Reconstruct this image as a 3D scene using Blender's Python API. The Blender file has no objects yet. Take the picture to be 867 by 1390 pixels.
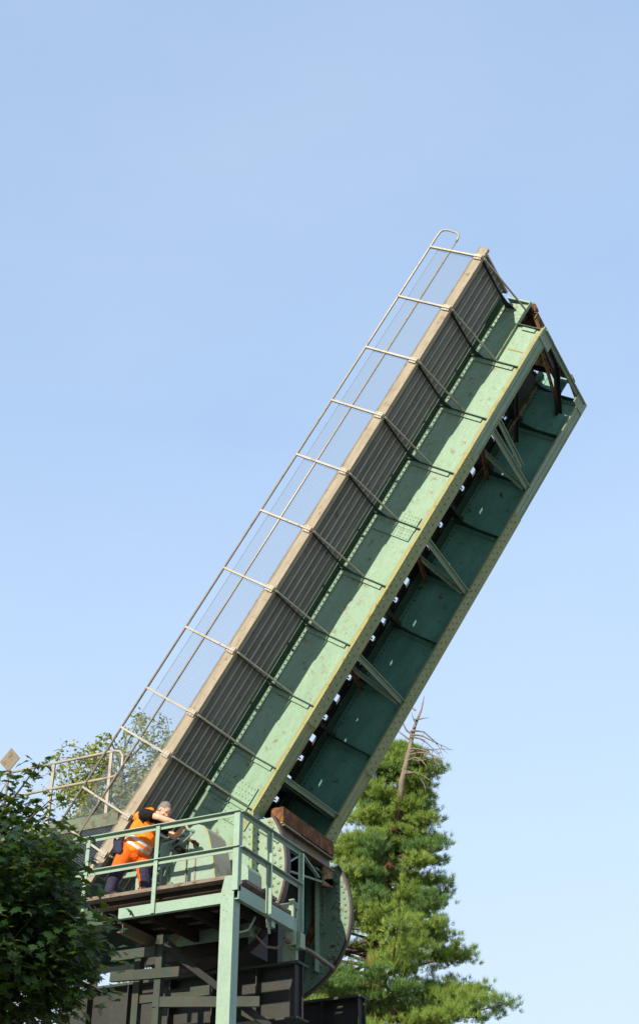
import bpy, bmesh, math, random
import numpy as np
from mathutils import Vector, Matrix
random.seed(7); RNG = np.random.default_rng(7)
sc = bpy.context.scene
COL = sc.collection
PI = math.pi

# ------------------------------------------------------------------ leaf frame
TH = math.radians(54.9957)
CT, ST = math.cos(TH), math.sin(TH)
ZO = 17.0818
def l2w(l, t, n): return Vector((-l*CT - n*ST, t, ZO - l*ST + n*CT))
def w2l(x, y, z):                       # world -> leaf local (x along the leaf, y across, z deck normal)
    z -= ZO
    return (x*CT + z*ST, y, -x*ST + z*CT)

# ------------------------------------------------------------------ materials
def new_mat(name):
    m = bpy.data.materials.new(name); m.use_nodes = True
    nt = m.node_tree; nt.nodes.clear()
    o = nt.nodes.new('ShaderNodeOutputMaterial'); b = nt.nodes.new('ShaderNodeBsdfPrincipled')
    nt.links.new(b.outputs[0], o.inputs[0])
    return m, nt, b, o
def N_(nt, t, **k):
    n = nt.nodes.new(t)
    for a, v in k.items(): setattr(n, a, v)
    return n
def noise(nt, vec, scale, detail=4, rough=.6):
    n = N_(nt, 'ShaderNodeTexNoise'); n.inputs['Scale'].default_value = scale
    n.inputs['Detail'].default_value = detail; n.inputs['Roughness'].default_value = rough
    nt.links.new(vec, n.inputs['Vector']); return n.outputs['Fac']
def ramp(nt, fac, stops):
    r = N_(nt, 'ShaderNodeValToRGB'); e = r.color_ramp.elements
    while len(e) < len(stops): e.new(.5)
    for i, (p, c) in enumerate(stops):
        e[i].position = p; e[i].color = (*c, 1) if not isinstance(c, float) else (c, c, c, 1)
    nt.links.new(fac, r.inputs[0]); return r.outputs[0]
def mix(nt, fac, a, b, mode='MIX'):
    m = N_(nt, 'ShaderNodeMix', data_type='RGBA', blend_type=mode)
    for sck, v in ((m.inputs[0], fac), (m.inputs[6], a), (m.inputs[7], b)):
        if hasattr(v, 'links'): nt.links.new(v, sck)
        elif isinstance(v, tuple): sck.default_value = (*v, 1)
        else: sck.default_value = v
    return m.outputs[2]
def coords(nt, stretch=None, which='Object'):
    t = N_(nt, 'ShaderNodeTexCoord'); v = t.outputs[which]
    if stretch:
        mp = N_(nt, 'ShaderNodeMapping'); mp.inputs['Scale'].default_value = stretch
        nt.links.new(v, mp.inputs[0]); v = mp.outputs[0]
    return v
def paint(name, c1, c2, c3=(.20, .13, .05), rust=.0, rough=.5, spec=.4, bump=.25, scale=2.2, stretch=None, metal=0, dirt=.35):
    c1, c2, c3 = ka(c1), ka(c2), ka(c3)
    m, nt, b, o = new_mat(name)
    v = coords(nt); vs = coords(nt, stretch) if stretch else v
    f = ramp(nt, noise(nt, vs, scale, 6, .65), [(.34, 0.), (.68, 1.)])
    c = mix(nt, f, c1, c2)
    if dirt:
        d = ramp(nt, noise(nt, vs, scale*9, 5, .7), [(.45, 0.), (.75, dirt)])
        c = mix(nt, d, c, tuple(x*.55 for x in c2))
    if rust > 0:
        r = ramp(nt, noise(nt, v, 7.5, 9, .72), [(max(.01, .74-rust), 0.), (.80-rust*.8, 1.)])
        c = mix(nt, r, c, c3)
    nt.links.new(c, b.inputs['Base Color'])
    b.inputs['Roughness'].default_value = rough; b.inputs['Specular IOR Level'].default_value = spec
    b.inputs['Metallic'].default_value = metal
    bp = N_(nt, 'ShaderNodeBump'); bp.inputs['Strength'].default_value = bump; bp.inputs['Distance'].default_value = .01
    nt.links.new(noise(nt, v, 16, 5), bp.inputs['Height']); nt.links.new(bp.outputs[0], b.inputs['Normal'])
    return m
KA = .55
def ka(c, k=None): return tuple(min(1, x*(k or KA)) for x in c)
M = {}
M['green'] = paint('green_paint', (.34, .55, .40), (.28, .47, .34), (.24, .17, .07), .17, .45, dirt=.62, stretch=(.45, 1, 2.2))
def edge_wear(m, lo=-.80, hi=-.66, col=(.20, .17, .045)):      # lichen and rust runs that gather along the lower edge of the web
    nt = m.node_tree; b = [n for n in nt.nodes if n.type == 'BSDF_PRINCIPLED'][0]; src = b.inputs['Base Color'].links[0].from_socket
    v = coords(nt); sp = N_(nt, 'ShaderNodeSeparateXYZ'); nt.links.new(v, sp.inputs[0])
    a = ramp(nt, sp.outputs[2], [(0., 1.), (1., 0.)])
    mr = N_(nt, 'ShaderNodeMapRange'); mr.inputs[1].default_value = lo; mr.inputs[2].default_value = hi; mr.inputs[3].default_value = .62; mr.inputs[4].default_value = 0; nt.links.new(sp.outputs[2], mr.inputs[0])
    nn = noise(nt, coords(nt, (1.2, 1, 7)), 2.3, 7, .7); ad = N_(nt, 'ShaderNodeMath', operation='ADD'); nt.links.new(mr.outputs[0], ad.inputs[0]); nt.links.new(nn, ad.inputs[1])
    lo_ = N_(nt, 'ShaderNodeMath', operation='GREATER_THAN'); nt.links.new(sp.outputs[2], lo_.inputs[0]); lo_.inputs[1].default_value = -.84
    f = ramp(nt, ad.outputs[0], [(.72, 0.), (1.05, .85)]); mu = N_(nt, 'ShaderNodeMath', operation='MULTIPLY'); nt.links.new(f, mu.inputs[0]); nt.links.new(lo_.outputs[0], mu.inputs[1]); f = mu.outputs[0]; nt.links.new(mix(nt, f, src, col), b.inputs['Base Color'])
edge_wear(M['green'])
M['green_clean'] = paint('pale_green_paint', (.38, .55, .43), (.32, .47, .37), (.30, .25, .12), .11, .42)
M['green_in_shade'] = paint('inner_shade_green', (.22, .56, .46), (.14, .40, .34), (.09, .06, .03), .15, .5, stretch=(.5, 1, 1.4))  # same paint as the outer face, with cool shade put into its colour
M['green_shade'] = paint('shade_dark_green', (.045, .13, .08), (.03, .085, .055), (.12, .06, .02), .16, .6)  # green paint darkened so stiffeners and undersides read as shaded
M['flange'] = paint('flange_paint', (.38, .56, .42), (.30, .45, .34), (.30, .24, .06), .12, .5)
M['flange_moss'] = paint('lichened_flange_paint', (.44, .50, .26), (.32, .42, .24), (.22, .16, .06), .14, .7, scale=1.6)
M['lichen'] = paint('lichen_edge', (.52, .46, .14), (.42, .50, .26), (.30, .16, .04), .2, .8, scale=6)
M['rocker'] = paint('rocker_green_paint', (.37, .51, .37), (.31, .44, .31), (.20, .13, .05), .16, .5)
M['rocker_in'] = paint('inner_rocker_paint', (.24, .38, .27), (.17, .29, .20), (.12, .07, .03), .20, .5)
M['tread'] = paint('rolling_tread_steel', (.05, .03, .03), (.09, .05, .04), (.14, .06, .03), .2, .5)
M['rust'] = paint('rusty_steel', (.21, .085, .04), (.13, .05, .028), (.30, .16, .07), .25, .85, .2, .5, scale=4)
M['rust_pale'] = paint('rusty_pale_steel', (.36, .30, .17), (.26, .17, .08), (.16, .07, .03), .3, .8, .2)
M['dark_green'] = paint('shade_toned_green_paint', (.05, .075, .05), (.03, .045, .035), (.08, .05, .03), .2, .7)  # dark tone stands in for the shade under the platform
M['fascia'] = paint('weathered_fascia_paint', (.20, .26, .18), (.14, .17, .12), (.12, .09, .05), .25, .7)
M['dark'] = paint('dark_shade_steel', (.024, .028, .025), (.012, .016, .014), (.05, .03, .015), .2, .6)  # near-black steel, its colour includes the deep shade under the platform
M['galv'] = paint('weathered_galvanised_tube', (.62, .57, .47), (.50, .45, .36), (.30, .22, .13), .18, .45, .5, .2, metal=.25)
M['galv_dark'] = paint('weathered_strut_steel', (.40, .36, .30), (.27, .24, .20), (.16, .10, .06), .2, .5, .5, .2, metal=.2)
M['channel'] = paint('lichened_edge_channel', (.55, .48, .37), (.40, .35, .27), (.28, .20, .12), .18, .8, .2, .4, scale=4, stretch=(.5, 1, 3))
M['plank_b'] = paint('walkway_plank_blue', (.46, .50, .52), (.30, .33, .35), (.14, .10, .06), .16, .55, .4, .3, scale=3, stretch=(.3, 4, 1))
M['plank'] = paint('walkway_plank', (.36, .40, .42), (.20, .225, .235), (.14, .10, .06), .16, .55, .4, .3, scale=3, stretch=(.3, 4, 1))
M['plank_edge'] = paint('walkway_plank_lip', (1.0, .95, .70), (.7, .68, .5), (.3, .2, .1), .12, .7)
M['wood'] = paint('grey_deck_board', (.36, .29, .24), (.24, .19, .15), (.12, .09, .07), .2, .85, .2, .6, scale=4, stretch=(1, 6, 6))
M['wood_dark'] = paint('dark_bearer_timber', (.06, .045, .035), (.035, .028, .022), (.03, .02, .02), .2, .9, .1, .6)
M['concrete'] = paint('pier_concrete', (.34, .32, .29), (.26, .25, .22), (.14, .13, .10), .18, .9, .2, .5)
M['bounce_ground'] = paint('bounce_gravel', (.86, .80, .68), (.70, .66, .57), (.4, .36, .28), .1, .95, .1, .8, scale=.6, dirt=.15)  # made pale so the unseen ground throws sun upwards
M['asphalt'] = paint('asphalt', (.055, .055, .055), (.045, .045, .045), rust=0, rough=.9)
M['grass'] = paint('grass_ground', (.05, .085, .025), (.085, .11, .035), (.12, .09, .05), .1, .95, .1, 1, scale=.3)
M['bolt'] = paint('rivet_paint', (.30, .46, .30), (.24, .37, .25), (.20, .13, .05), .15, .45)
M['bolt_dark'] = paint('dark_rivet_paint', (.05, .13, .10), (.07, .16, .11), (.12, .07, .03), .15, .45)
M['bolt_moss'] = paint('lichened_rivet_paint', (.34, .42, .20), (.25, .34, .17), (.16, .10, .04), .2, .6)
M['sign'] = paint('weathered_sign_back', (.34, .28, .18), (.24, .20, .14), (.14, .10, .07), .2, .7)
M['bark_pine'] = paint('orange_pine_bark', (.27, .14, .07), (.16, .09, .05), (.07, .05, .04), .25, .95, .1, 1, scale=3)
M['bark_grey'] = paint('grey_bark', (.17, .14, .11), (.11, .09, .07), (.05, .04, .035), .2, .95, .1, 1, scale=4)
M['deadwood'] = paint('bleached_dead_wood', (.40, .34, .27), (.27, .22, .17), (.14, .10, .08), .2, .9, .1, .6, scale=6)
M['bark_birch'] = paint('birch_bark', (.45, .42, .36), (.28, .25, .20), (.06, .05, .04), .3, .9, .1, .6, scale=5)
M['pipe'] = paint('greasy_pipe', (.22, .17, .08), (.13, .10, .05), (.07, .04, .02), .2, .5)
M['black_rubber'] = paint('black_hose', (.02, .02, .022), (.03, .03, .03), rust=0, rough=.5)
M['glass_white'] = paint('white_label', (.7, .7, .66), (.6, .6, .56), rust=0)
def flat(name, c, rough=.8, spec=.25, var=.25, scale=25, sheen=0):
    c = ka(c); m, nt, b, o = new_mat(name); v = coords(nt)
    nt.links.new(mix(nt, ramp(nt, noise(nt, v, scale, 4), [(.35, 0.), (.65, 1.)]), c, tuple(x*(1-var) for x in c)), b.inputs['Base Color'])
    b.inputs['Roughness'].default_value = rough; b.inputs['Specular IOR Level'].default_value = spec
    bp = N_(nt, 'ShaderNodeBump'); bp.inputs['Strength'].default_value = .35; bp.inputs['Distance'].default_value = .01
    nt.links.new(noise(nt, v, 12, 3), bp.inputs['Height']); nt.links.new(bp.outputs[0], b.inputs['Normal'])
    return m
M['skin'] = flat('skin', (1.15, .62, .44), .5, .4, .15); M['hair'] = flat('grey_hair', (.36, .32, .29), .7, .3, .5, 90)
KA = 0.5
M['orange'] = flat('orange_hi_vis', (1.8, .42, .03), .75, .2, .2, 9); M['orange2'] = flat('orange_trouser_cloth', (1.6, .24, .02), .8, .2, .25, 9)
M['navy'] = flat('navy_cloth', (.06, .06, .12), .85, .2, .3); M['black'] = flat('black_cloth', (.018, .018, .022), .9, .2, .3)
M['silver'] = flat('silver_reflective_tape', (.95, .93, .97), .4, .5, .1); M['boot'] = flat('dark_boot_leather', (.03, .025, .02), .5, .4)
M['eye'] = flat('eye', (.03, .02, .02), .2, .5); M['lip'] = flat('lips', (.42, .18, .14), .5, .3)
def leafmat(name, c1, c2, trans=.35, rough=.5, scale=1.2):
    m, nt, b, o = new_mat(name); v = coords(nt)
    oi = N_(nt, 'ShaderNodeNewGeometry')
    f = ramp(nt, noise(nt, v, scale, 3), [(.35, 0.), (.65, 1.)])
    c = mix(nt, f, c1, c2)
    c = mix(nt, ramp(nt, oi.outputs['Random Per Island'], [(0., 0.), (1., .6)]), c, tuple(x*.55 for x in c1))
    nt.links.new(c, b.inputs['Base Color']); b.inputs['Roughness'].default_value = rough
    b.inputs['Specular IOR Level'].default_value = .35
    t = N_(nt, 'ShaderNodeBsdfTranslucent'); nt.links.new(mix(nt, .6, c, (.20, .30, .03)), t.inputs[0])
    ms = N_(nt, 'ShaderNodeMixShader'); ms.inputs[0].default_value = trans
    nt.links.new(b.outputs[0], ms.inputs[1]); nt.links.new(t.outputs[0], ms.inputs[2]); nt.links.new(ms.outputs[0], o.inputs[0])
    return m
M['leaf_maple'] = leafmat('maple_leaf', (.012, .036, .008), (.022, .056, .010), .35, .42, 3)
M['leaf_pine'] = leafmat('pine_needles', (.23, .33, .055), (.16, .26, .045), .28, .5, .8)
M['leaf_pine2'] = leafmat('blue_green_pine_needles', (.12, .22, .05), (.07, .15, .04), .22, .5, .8)
M['leaf_birch'] = leafmat('birch_leaf', (.32, .34, .07), (.23, .27, .06), .45, .5, 1)
M['leaf_bright'] = leafmat('bright_leaf', (.18, .25, .04), (.12, .19, .03), .4, .5, .5)
# mesh screen: a real wire grid (alpha pattern in leaf coordinates)
def screen_mat():
    m, nt, b, o = new_mat('wire_mesh_screen'); v = coords(nt)
    sx = N_(nt, 'ShaderNodeSeparateXYZ'); nt.links.new(v, sx.inputs[0])
    outs = []
    for ax in (0, 2):
        a = N_(nt, 'ShaderNodeMath', operation='MULTIPLY'); nt.links.new(sx.outputs[ax], a.inputs[0]); a.inputs[1].default_value = 1/.030
        fr = N_(nt, 'ShaderNodeMath', operation='FRACT'); nt.links.new(a.outputs[0], fr.inputs[0])
        lt = N_(nt, 'ShaderNodeMath', operation='LESS_THAN'); nt.links.new(fr.outputs[0], lt.inputs[0]); lt.inputs[1].default_value = .125
        outs.append(lt.outputs[0])
    mx = N_(nt, 'ShaderNodeMath', operation='MAXIMUM'); nt.links.new(outs[0], mx.inputs[0]); nt.links.new(outs[1], mx.inputs[1])
    b.inputs['Base Color'].default_value = (.10, .13, .17, 1); b.inputs['Metallic'].default_value = .3; b.inputs['Roughness'].default_value = .6
    tr = N_(nt, 'ShaderNodeBsdfTransparent'); ms = N_(nt, 'ShaderNodeMixShader')
    nt.links.new(mx.outputs[0], ms.inputs[0]); nt.links.new(tr.outputs[0], ms.inputs[1]); nt.links.new(b.outputs[0], ms.inputs[2]); nt.links.new(ms.outputs[0], o.inputs[0])
    return m
M['screen'] = screen_mat()

# ------------------------------------------------------------------ mesh builder
class MB:
    def __init__(s): s.v = []; s.f = []; s.m = []
    def add(s, vs, fs, mi=0):
        o = len(s.v); s.v += [tuple(v) for v in vs]; s.f += [tuple(i+o for i in f) for f in fs]; s.m += [mi]*len(fs); return s
    def box(s, a, b, mi=0, side=None):
        x0, y0, z0 = (min(a[i], b[i]) for i in range(3)); x1, y1, z1 = (max(a[i], b[i]) for i in range(3))
        vs = [(x0,y0,z0),(x1,y0,z0),(x1,y1,z0),(x0,y1,z0),(x0,y0,z1),(x1,y0,z1),(x1,y1,z1),(x0,y1,z1)]
        s.add(vs, [(0,3,2,1),(4,5,6,7),(0,1,5,4),(1,2,6,5),(2,3,7,6),(3,0,4,7)], mi)
        if side: 
            for k, v in side.items(): s.m[len(s.m)-6+k] = v
        return s
    def beam(s, p0, p1, w, h, up=(0,0,1), mi=0, off=(0,0)):
        p0 = Vector(p0); p1 = Vector(p1); d = (p1-p0).normalized(); u = Vector(up); r = d.cross(u).normalized(); u = r.cross(d)
        vs = []
        for p in (p0, p1):
            c = p + r*off[0] + u*off[1]
            for a, b in ((-1,-1),(1,-1),(1,1),(-1,1)): vs.append(c + r*a*w/2 + u*b*h/2)
        return s.add(vs, [(0,1,2,3),(7,6,5,4),(0,4,5,1),(1,5,6,2),(2,6,7,3),(3,7,4,0)], mi)
    def angle(s, p0, p1, w, h, t=.012, up=(0,0,1), mi=0):      # L section: one leg flat, one leg upright
        s.beam(p0, p1, w, t, up, mi, (0, 0)); s.beam(p0, p1, t, h-t, up, mi, (w/2-t/2, -(h)/2)); return s
    def tube(s, pts, r, n=8, mi=0, caps=True):
        pts = [Vector(p) for p in pts]; rs = r if isinstance(r, (list, tuple)) else [r]*len(pts)
        o = len(s.v); prev = None; k = len(pts)
        for i, p in enumerate(pts):
            d = (pts[min(i+1, k-1)] - pts[max(i-1, 0)]).normalized()
            if prev is None:
                a = Vector((0,0,1)) if abs(d.z) < .9 else Vector((1,0,0)); u = d.cross(a).normalized()
            else: u = (prev - d*prev.dot(d)).normalized()
            prev = u; w = d.cross(u)
            for j in range(n):
                q = p + (u*math.cos(2*PI*j/n) + w*math.sin(2*PI*j/n))*rs[i]; s.v.append(tuple(q))
        fs = [(o+i*n+j, o+i*n+(j+1)%n, o+(i+1)*n+(j+1)%n, o+(i+1)*n+j) for i in range(k-1) for j in range(n)]
        if caps: fs += [tuple(o+j for j in reversed(range(n))), tuple(o+(k-1)*n+j for j in range(n))]
        s.f += fs; s.m += [mi]*len(fs); return s
    def prism(s, poly, t0, t1, fn, mi=0, smi=None):            # poly of (a, b); fn(a, b, t) -> point
        n = len(poly); vs = [fn(a, b, t0) for a, b in poly] + [fn(a, b, t1) for a, b in poly]
        s.add(vs, [tuple(range(n)), tuple(reversed(range(n, 2*n)))], mi)
        return s.add(vs, [(i, i+n, (i+1) % n + n, (i+1) % n) for i in range(n)], mi if smi is None else smi)
    def dome(s, p, nrm, r, h=None, mi=0, n=7):
        p = Vector(p); nrm = Vector(nrm).normalized(); a = Vector((0,0,1)) if abs(nrm.z) < .9 else Vector((1,0,0))
        u = nrm.cross(a).normalized(); w = nrm.cross(u); h = h or r*.75; vs = []
        for rr, hh in ((1, -.05), (.88, .5), (.5, .88)):
            for j in range(n): vs.append(p + (u*math.cos(2*PI*j/n) + w*math.sin(2*PI*j/n))*r*rr + nrm*h*hh)
        vs.append(p + nrm*h); fs = []
        for k in range(2):
            for j in range(n): fs.append((k*n+j, k*n+(j+1)%n, (k+1)*n+(j+1)%n, (k+1)*n+j))
        for j in range(n): fs.append((2*n+j, 2*n+(j+1)%n, 3*n))
        return s.add(vs, fs, mi)
    def build(s, name, mats, parent=None, smooth=False, loc=None, **tags):
        me = bpy.data.meshes.new(name)
        vs = s.v
        if loc is not None: vs = [(a-loc[0], b-loc[1], c-loc[2]) for a, b, c in vs]
        me.from_pydata(vs, [], s.f)
        if not isinstance(mats, (list, tuple)): mats = [mats]
        for m in mats: me.materials.append(m)
        me.polygons.foreach_set('material_index', s.m)
        bm = bmesh.new(); bm.from_mesh(me); bmesh.ops.recalc_face_normals(bm, faces=bm.faces[:]); bm.to_mesh(me); bm.free()
        if smooth: me.polygons.foreach_set('use_smooth', [True]*len(me.polygons))
        me.update()
        o = bpy.data.objects.new(name, me); COL.objects.link(o)
        if parent is not None: o.parent = parent
        if loc is not None: o.location = loc
        for k, v in tags.items(): o[k] = v
        return o
def empty(name, loc, label, cat, group=None, kind=None, rot=None):
    o = bpy.data.objects.new(name, None); COL.objects.link(o); o.location = loc; o.empty_display_size = .3
    if rot: o.rotation_euler = rot
    if label: o['label'] = label
    if cat: o['category'] = cat
    if group: o['group'] = group
    if kind: o['kind'] = kind
    return o
class Loc:                                                     # parts given in world coordinates under a root at loc
    def __init__(s, root): s.r = root; s.l = tuple(root.location)
    def part(s, mb, name, mats, parent=None, smooth=False, **k):
        mb.v = [(a-s.l[0], b-s.l[1], c-s.l[2]) for a, b, c in mb.v]
        return mb.build(name, mats, parent or s.r, smooth, **k)

# ================================================================== BASCULE LEAF
leaf = empty('bascule_bridge_leaf', (0, 0, ZO), 'raised green riveted steel lifting bridge leaf with a side walkway, pointing up to the right', 'bridge', rot=(0, -TH, 0))
P = lambda l, t, n: (-l, t, n)
fw = lambda a, b, t: (-a, t, b)                                # (l, n) polygon across T
LP = [0, 1.0701, 2.141, 3.2346, 4.3231, 5.4141, 6.5057, 7.6023, 8.6926, 9.3901, 10.4186, 11.023]
TN, TF = 1.45, 3.58
TOP, BOT = .18, -.81
KL = 9.39
KV = (KL+ST*1.85, BOT-CT*1.85)
web_poly = [(.28, BOT), (.28, -.33), (-.16, -.33), (-.10, TOP), (11.5, TOP), (KV[0]+CT*1.2, KV[1]+ST*1.2), KV, (KL, BOT)]
def girder(T, near):
    TW = T-.08 if near else T
    o = MB(); o.prism(web_poly, TW-.008, TW+.008, fw, 0)
    # top flange with its angles
    tfo = MB(); 
    lab = 'near girder outer face, pale green and half in the walkway shade' if near else 'far girder inner face, green tinted teal for its shade'
    mweb = M['green'] if near else M['green_in_shade']
    for sg in (-1, 1): o.box(P(-.1, TW+sg*.009, TOP-.10), P(9.5, TW+sg*.022, TOP-.001))
    bf = MB()
    # rivets
    rv = o; rf = bf
    rr = .017
    k = 0; l = 2.76
    while l < 7.84:
        rf.dome(P(l, T-.10, BOT-.041), (0,0,-1), .02, .018, 4); rf.dome(P(l+.065, T+.02, BOT-.041), (0,0,-1), .02, .018, 4)
        l += .13
    l = 8.9
    while l < 9.38:
        rf.dome(P(l, T-.10, BOT-.041), (0,0,-1), .02, .018, 4); rf.dome(P(l+.05, T+.03, BOT-.041), (0,0,-1), .02, .018, 4); l += .10
    l = .0
    while l < 9.4:
        rv.dome(P(l, TW-.023, TOP-.06), (0,-1,0), .015, .014, 2); rv.dome(P(l+.04, TW-.09, TOP-.001), (0,0,-1), .016, .014, 2)
        l += .085
    l = .35
    while l < 9.4:
        if not near: rv.dome(P(l, TW-.023, BOT+.06), (0,-1,0), .011, .01, 2)
        l += .1
    if near:
        for i in range(13):
            for j, n in enumerate((.0, -.075, -.15, -.225, -.29)):
                q = .02+i*.085+(j % 2)*.042
                if q < 1.0: rv.dome(P(q, TW-.0085, n), (0,-1,0), .011, .01, 1)
        for l0 in (LP[4]-.16, LP[4]-.10, LP[4]-.04, LP[4]+.11, LP[4]+.17, LP[4]+.23, 9.12, 9.21, 9.30, 9.53, 9.61, 9.69):
            for j in range(11): rv.dome(P(l0, TW-.0345, BOT+.16+j*.068), (0,-1,0), .011 if l0 < 8 else .015, .01, 1)
        for j in range(16):                                    # down the vertical flange
            q = .06+j*.11; a = (KL+ST*q+CT*.06, BOT-CT*q+ST*.06)
            rv.dome(P(a[0], TW-.0085, a[1]), (0,-1,0), .018, .016, 1)
            for tt, dq in ((-.105, 0), (.02, .05)):
                a = (KL+ST*(q+dq)-CT*.0225, BOT-CT*(q+dq)-ST*.0225); rf.dome(P(a[0], T+tt, a[1]), (CT, 0, -ST), .02, .018, 5)
    web = o.build('main_girder', [mweb, M['bolt'], M['bolt_dark']], leaf, label=lab)
    s_ = -1 if near else 1
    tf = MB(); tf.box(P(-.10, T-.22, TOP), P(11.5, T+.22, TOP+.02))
    tf.build('top_flange', M['green_shade'] if not near else [M['green_shade']], web)
    bf.box(P(.25, T-.15, BOT-.02), P(KL, T+.15, BOT), 0, {2: 1})
    bf.box(P(2.70, T-.155, BOT-.04), P(7.86, T+.155, BOT-.0205), 2, {2: 1})
    bf.box(P(8.86, T-.155, BOT-.04), P(KL+.02, T+.155, BOT-.0205), 2, {2: 1})
    for a, b_ in ((.25, 2.70), (7.86, 8.86)):                  # channel lips where the cover plate stops
        for q in (-.15, .132): bf.box(P(a, T+q, BOT-.034), P(b_, T+q+.018, BOT-.0205), 3 if a > 5 else 0, {2: 1})
        bf.box(P(a, T-.01, BOT-.028), P(b_, T+.01, BOT-.0205), 3 if a > 5 else 0)
    bf.box(P(7.86, T-.1315, BOT-.0222), P(8.86, T+.1315, BOT-.0205), 3)
    d0 = (KL, BOT); d1 = KV                                    # vertical continuation of the flange
    nx, nn = CT, -ST
    vs = []
    def fpt(l, n, t): return (-l, t, n)
    nrm = Vector((CT, -ST)).normalized()                       # in (l,n): +x world is (-CT, -ST)
    ex = Vector((-CT, -ST))
    for (l, n) in (d0, d1):
        for q in (0, .022): vs += [fpt(l+ex[0]*q, n+ex[1]*q, T-.15), fpt(l+ex[0]*q, n+ex[1]*q, T+.15)]
    bf.add(vs, [(0,1,3,2),(4,6,7,5),(0,4,5,1),(2,3,7,6),(0,2,6,4),(1,5,7,3)], 0)
    bf.m[-2] = 1
    bf.build('bottom_flange', [M['flange'], M['lichen'] if near else M['flange_moss'], M['flange_moss'], M['flange_moss'], M['bolt_moss'], M['bolt_dark']], web)
    # legs of the angles on the web above the flange
    an = MB(); an.box(P(.3, TW-.022, BOT), P(KL, TW-.009, BOT+.09)); an.box(P(.3, TW+.009, BOT), P(KL, TW+.022, BOT+.09))
    an.build('flange_angle', mweb, web)
    # stiffeners
    for i, l in enumerate([.28] + LP[1:10]):
        st = MB(); n1 = -.33 if i == 0 else TOP
        out = (T-.15, TW-.023) if near else (T-.14, T-.023)
        st.box(P(l-.007, out[0], BOT), P(l+.007, out[1], n1), 0)
        st.box(P(l-.007, TW-.036, BOT+.11), P(l+.075, TW-.0225, n1-.11), 1)
        if not near:                                           # knee plates up to the floor beams
            st.prism([(0, -.35), (0, .10), (-.34, .10), (-.12, -.1)], l-.006, l+.006, lambda a, b, t: (-t, T-.14+a, b), 0)
        st.build('stiffener', [M['green_shade'], mweb], web)
    if near:
        stt = MB(); stt.box(P(-.17, T-.15, -.335), P(1.06, TW-.0085, -.322), 0, {2: 1, 0: 0}); stt.build('edge_stiffener', [M['green'], M['lichen']], web)
        en = MB(); en.box(P(-.20, T-.14, -.32), P(-.17, T+.10, .14)); en.box(P(-.12, T-.35, TOP+.021), P(.45, T+.27, TOP+.035)); en.build('end_plate', [M['flange']], web)
        for a_, b_, n0 in ((LP[4]-.19, LP[4]-.012, BOT+.12), (LP[4]+.08, LP[4]+.26, BOT+.12), (9.08, 9.37, BOT+.12), (9.50, 9.72, BOT-.05)):
            MB().box(P(a_, TW-.034, n0), P(b_, TW-.023, TOP-.12)).build('splice_plate', M['green'], web)
        dg = MB()
        for yy in (.764,): dg.box(P(yy-.01, TW-.0125, -.79), P(yy+.012, TW-.0085, -.40))
        dg.build('paint_drip', flat('orange_primer', (.62, .33, .03), .6), web)
    return web
gn = girder(TN, True); gf = girder(TF, False)

# ---- roadway deck with open slots beside both girders
dk = MB()
dk.box(P(.0, 1.93, .256), P(11.4, 3.12, .27))
dk.box(P(.0, 1.24, .2235), P(11.4, 1.66, .255), 0); dk.box(P(.0, 1.60, .257), P(11.4, 1.72, .266), 0); dk.box(P(.0, 3.33, .2235), P(11.4, 3.9, .26), 0)
pos = [7.808-.79*k for k in range(10)][::-1] + [8.598, 9.39]
cur = 0.
holes = []
for p in pos:
    if p > .2: holes += [(p-.06, p+.06, 0)]
    if p+.395 < 9.6: holes += [(p+.395-.06, p+.395+.06, 1)]
holes.sort()
for (t0, t1) in ((1.72, 1.93), (3.12, 3.33)):
    cur = 0.
    for a, b, kd in holes:
        dk.box(P(cur, t0+.0, .256), P(a, t1, .266)); cur = b
        if kd:
            dk.box(P(a+.0, t0, .25), P(a+.035, t0+.11, .262)); dk.box(P(a+.05, t0+.06, .25), P(a+.075, t0+.16, .262)); dk.box(P(b-.03, t0+.10, .25), P(b, t1, .262))
    dk.box(P(cur, t0, .256), P(11.4, t1, .266))
dk.build('road_deck', M['dark'], leaf)
fb = MB()
for l in LP[:10]:
    fb.box(P(l-.006, TN+.02, -.10), P(l+.006, TF-.30, .2555)); fb.box(P(l-.03, TN+.15, -.112), P(l+.03, TF-.30, -.1005))
fb.build('floor_beams', M['dark'], leaf)
for t in (2.45, 2.85): MB().box(P(.05, t-.04, .19), P(11.3, t+.04, .2555)).build('stringer', M['dark'], leaf)

# ---- sway and lateral bracing
def brace(p0, p1, w, mat, nm='cross_brace', up=(0,0,1)):
    b = MB(); b.angle(P(*p0), P(*p1), w, w*.8, .012, up); return b.build(nm, mat, leaf)
for i in (2, 4, 6):
    l = LP[i]+.07
    brace((l-.03, TN+.14, BOT+.012), (l, TF-.12, BOT+.012), .085, M['flange'])
    brace((l+.05, TN+.05, TOP-.15), (l+.05, TF-.18, BOT+.05), .07, M['rocker_in'])
    brace((l+.12, TN+.05, BOT+.15), (l+.12, TF-.18, TOP-.2), .06, M['rust'])
brace((1.93, TN+.14, BOT+.06), (2.02, TF-.55, BOT+.08), .07, M['flange'])
brace((8.74, TN+.14, BOT+.012), (8.72, TF-.12, BOT+.012), .085, M['flange'])
pl = MB(); pl.box(P(8.80, TN+.02, BOT+.05), P(8.815, TF-.02, .2)); pl.box(P(9.6, TN+.03, -1.4), P(9.62, TF-.03, .2)); pl.build('diaphragm_plate', M['green_shade'], leaf)

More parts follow.
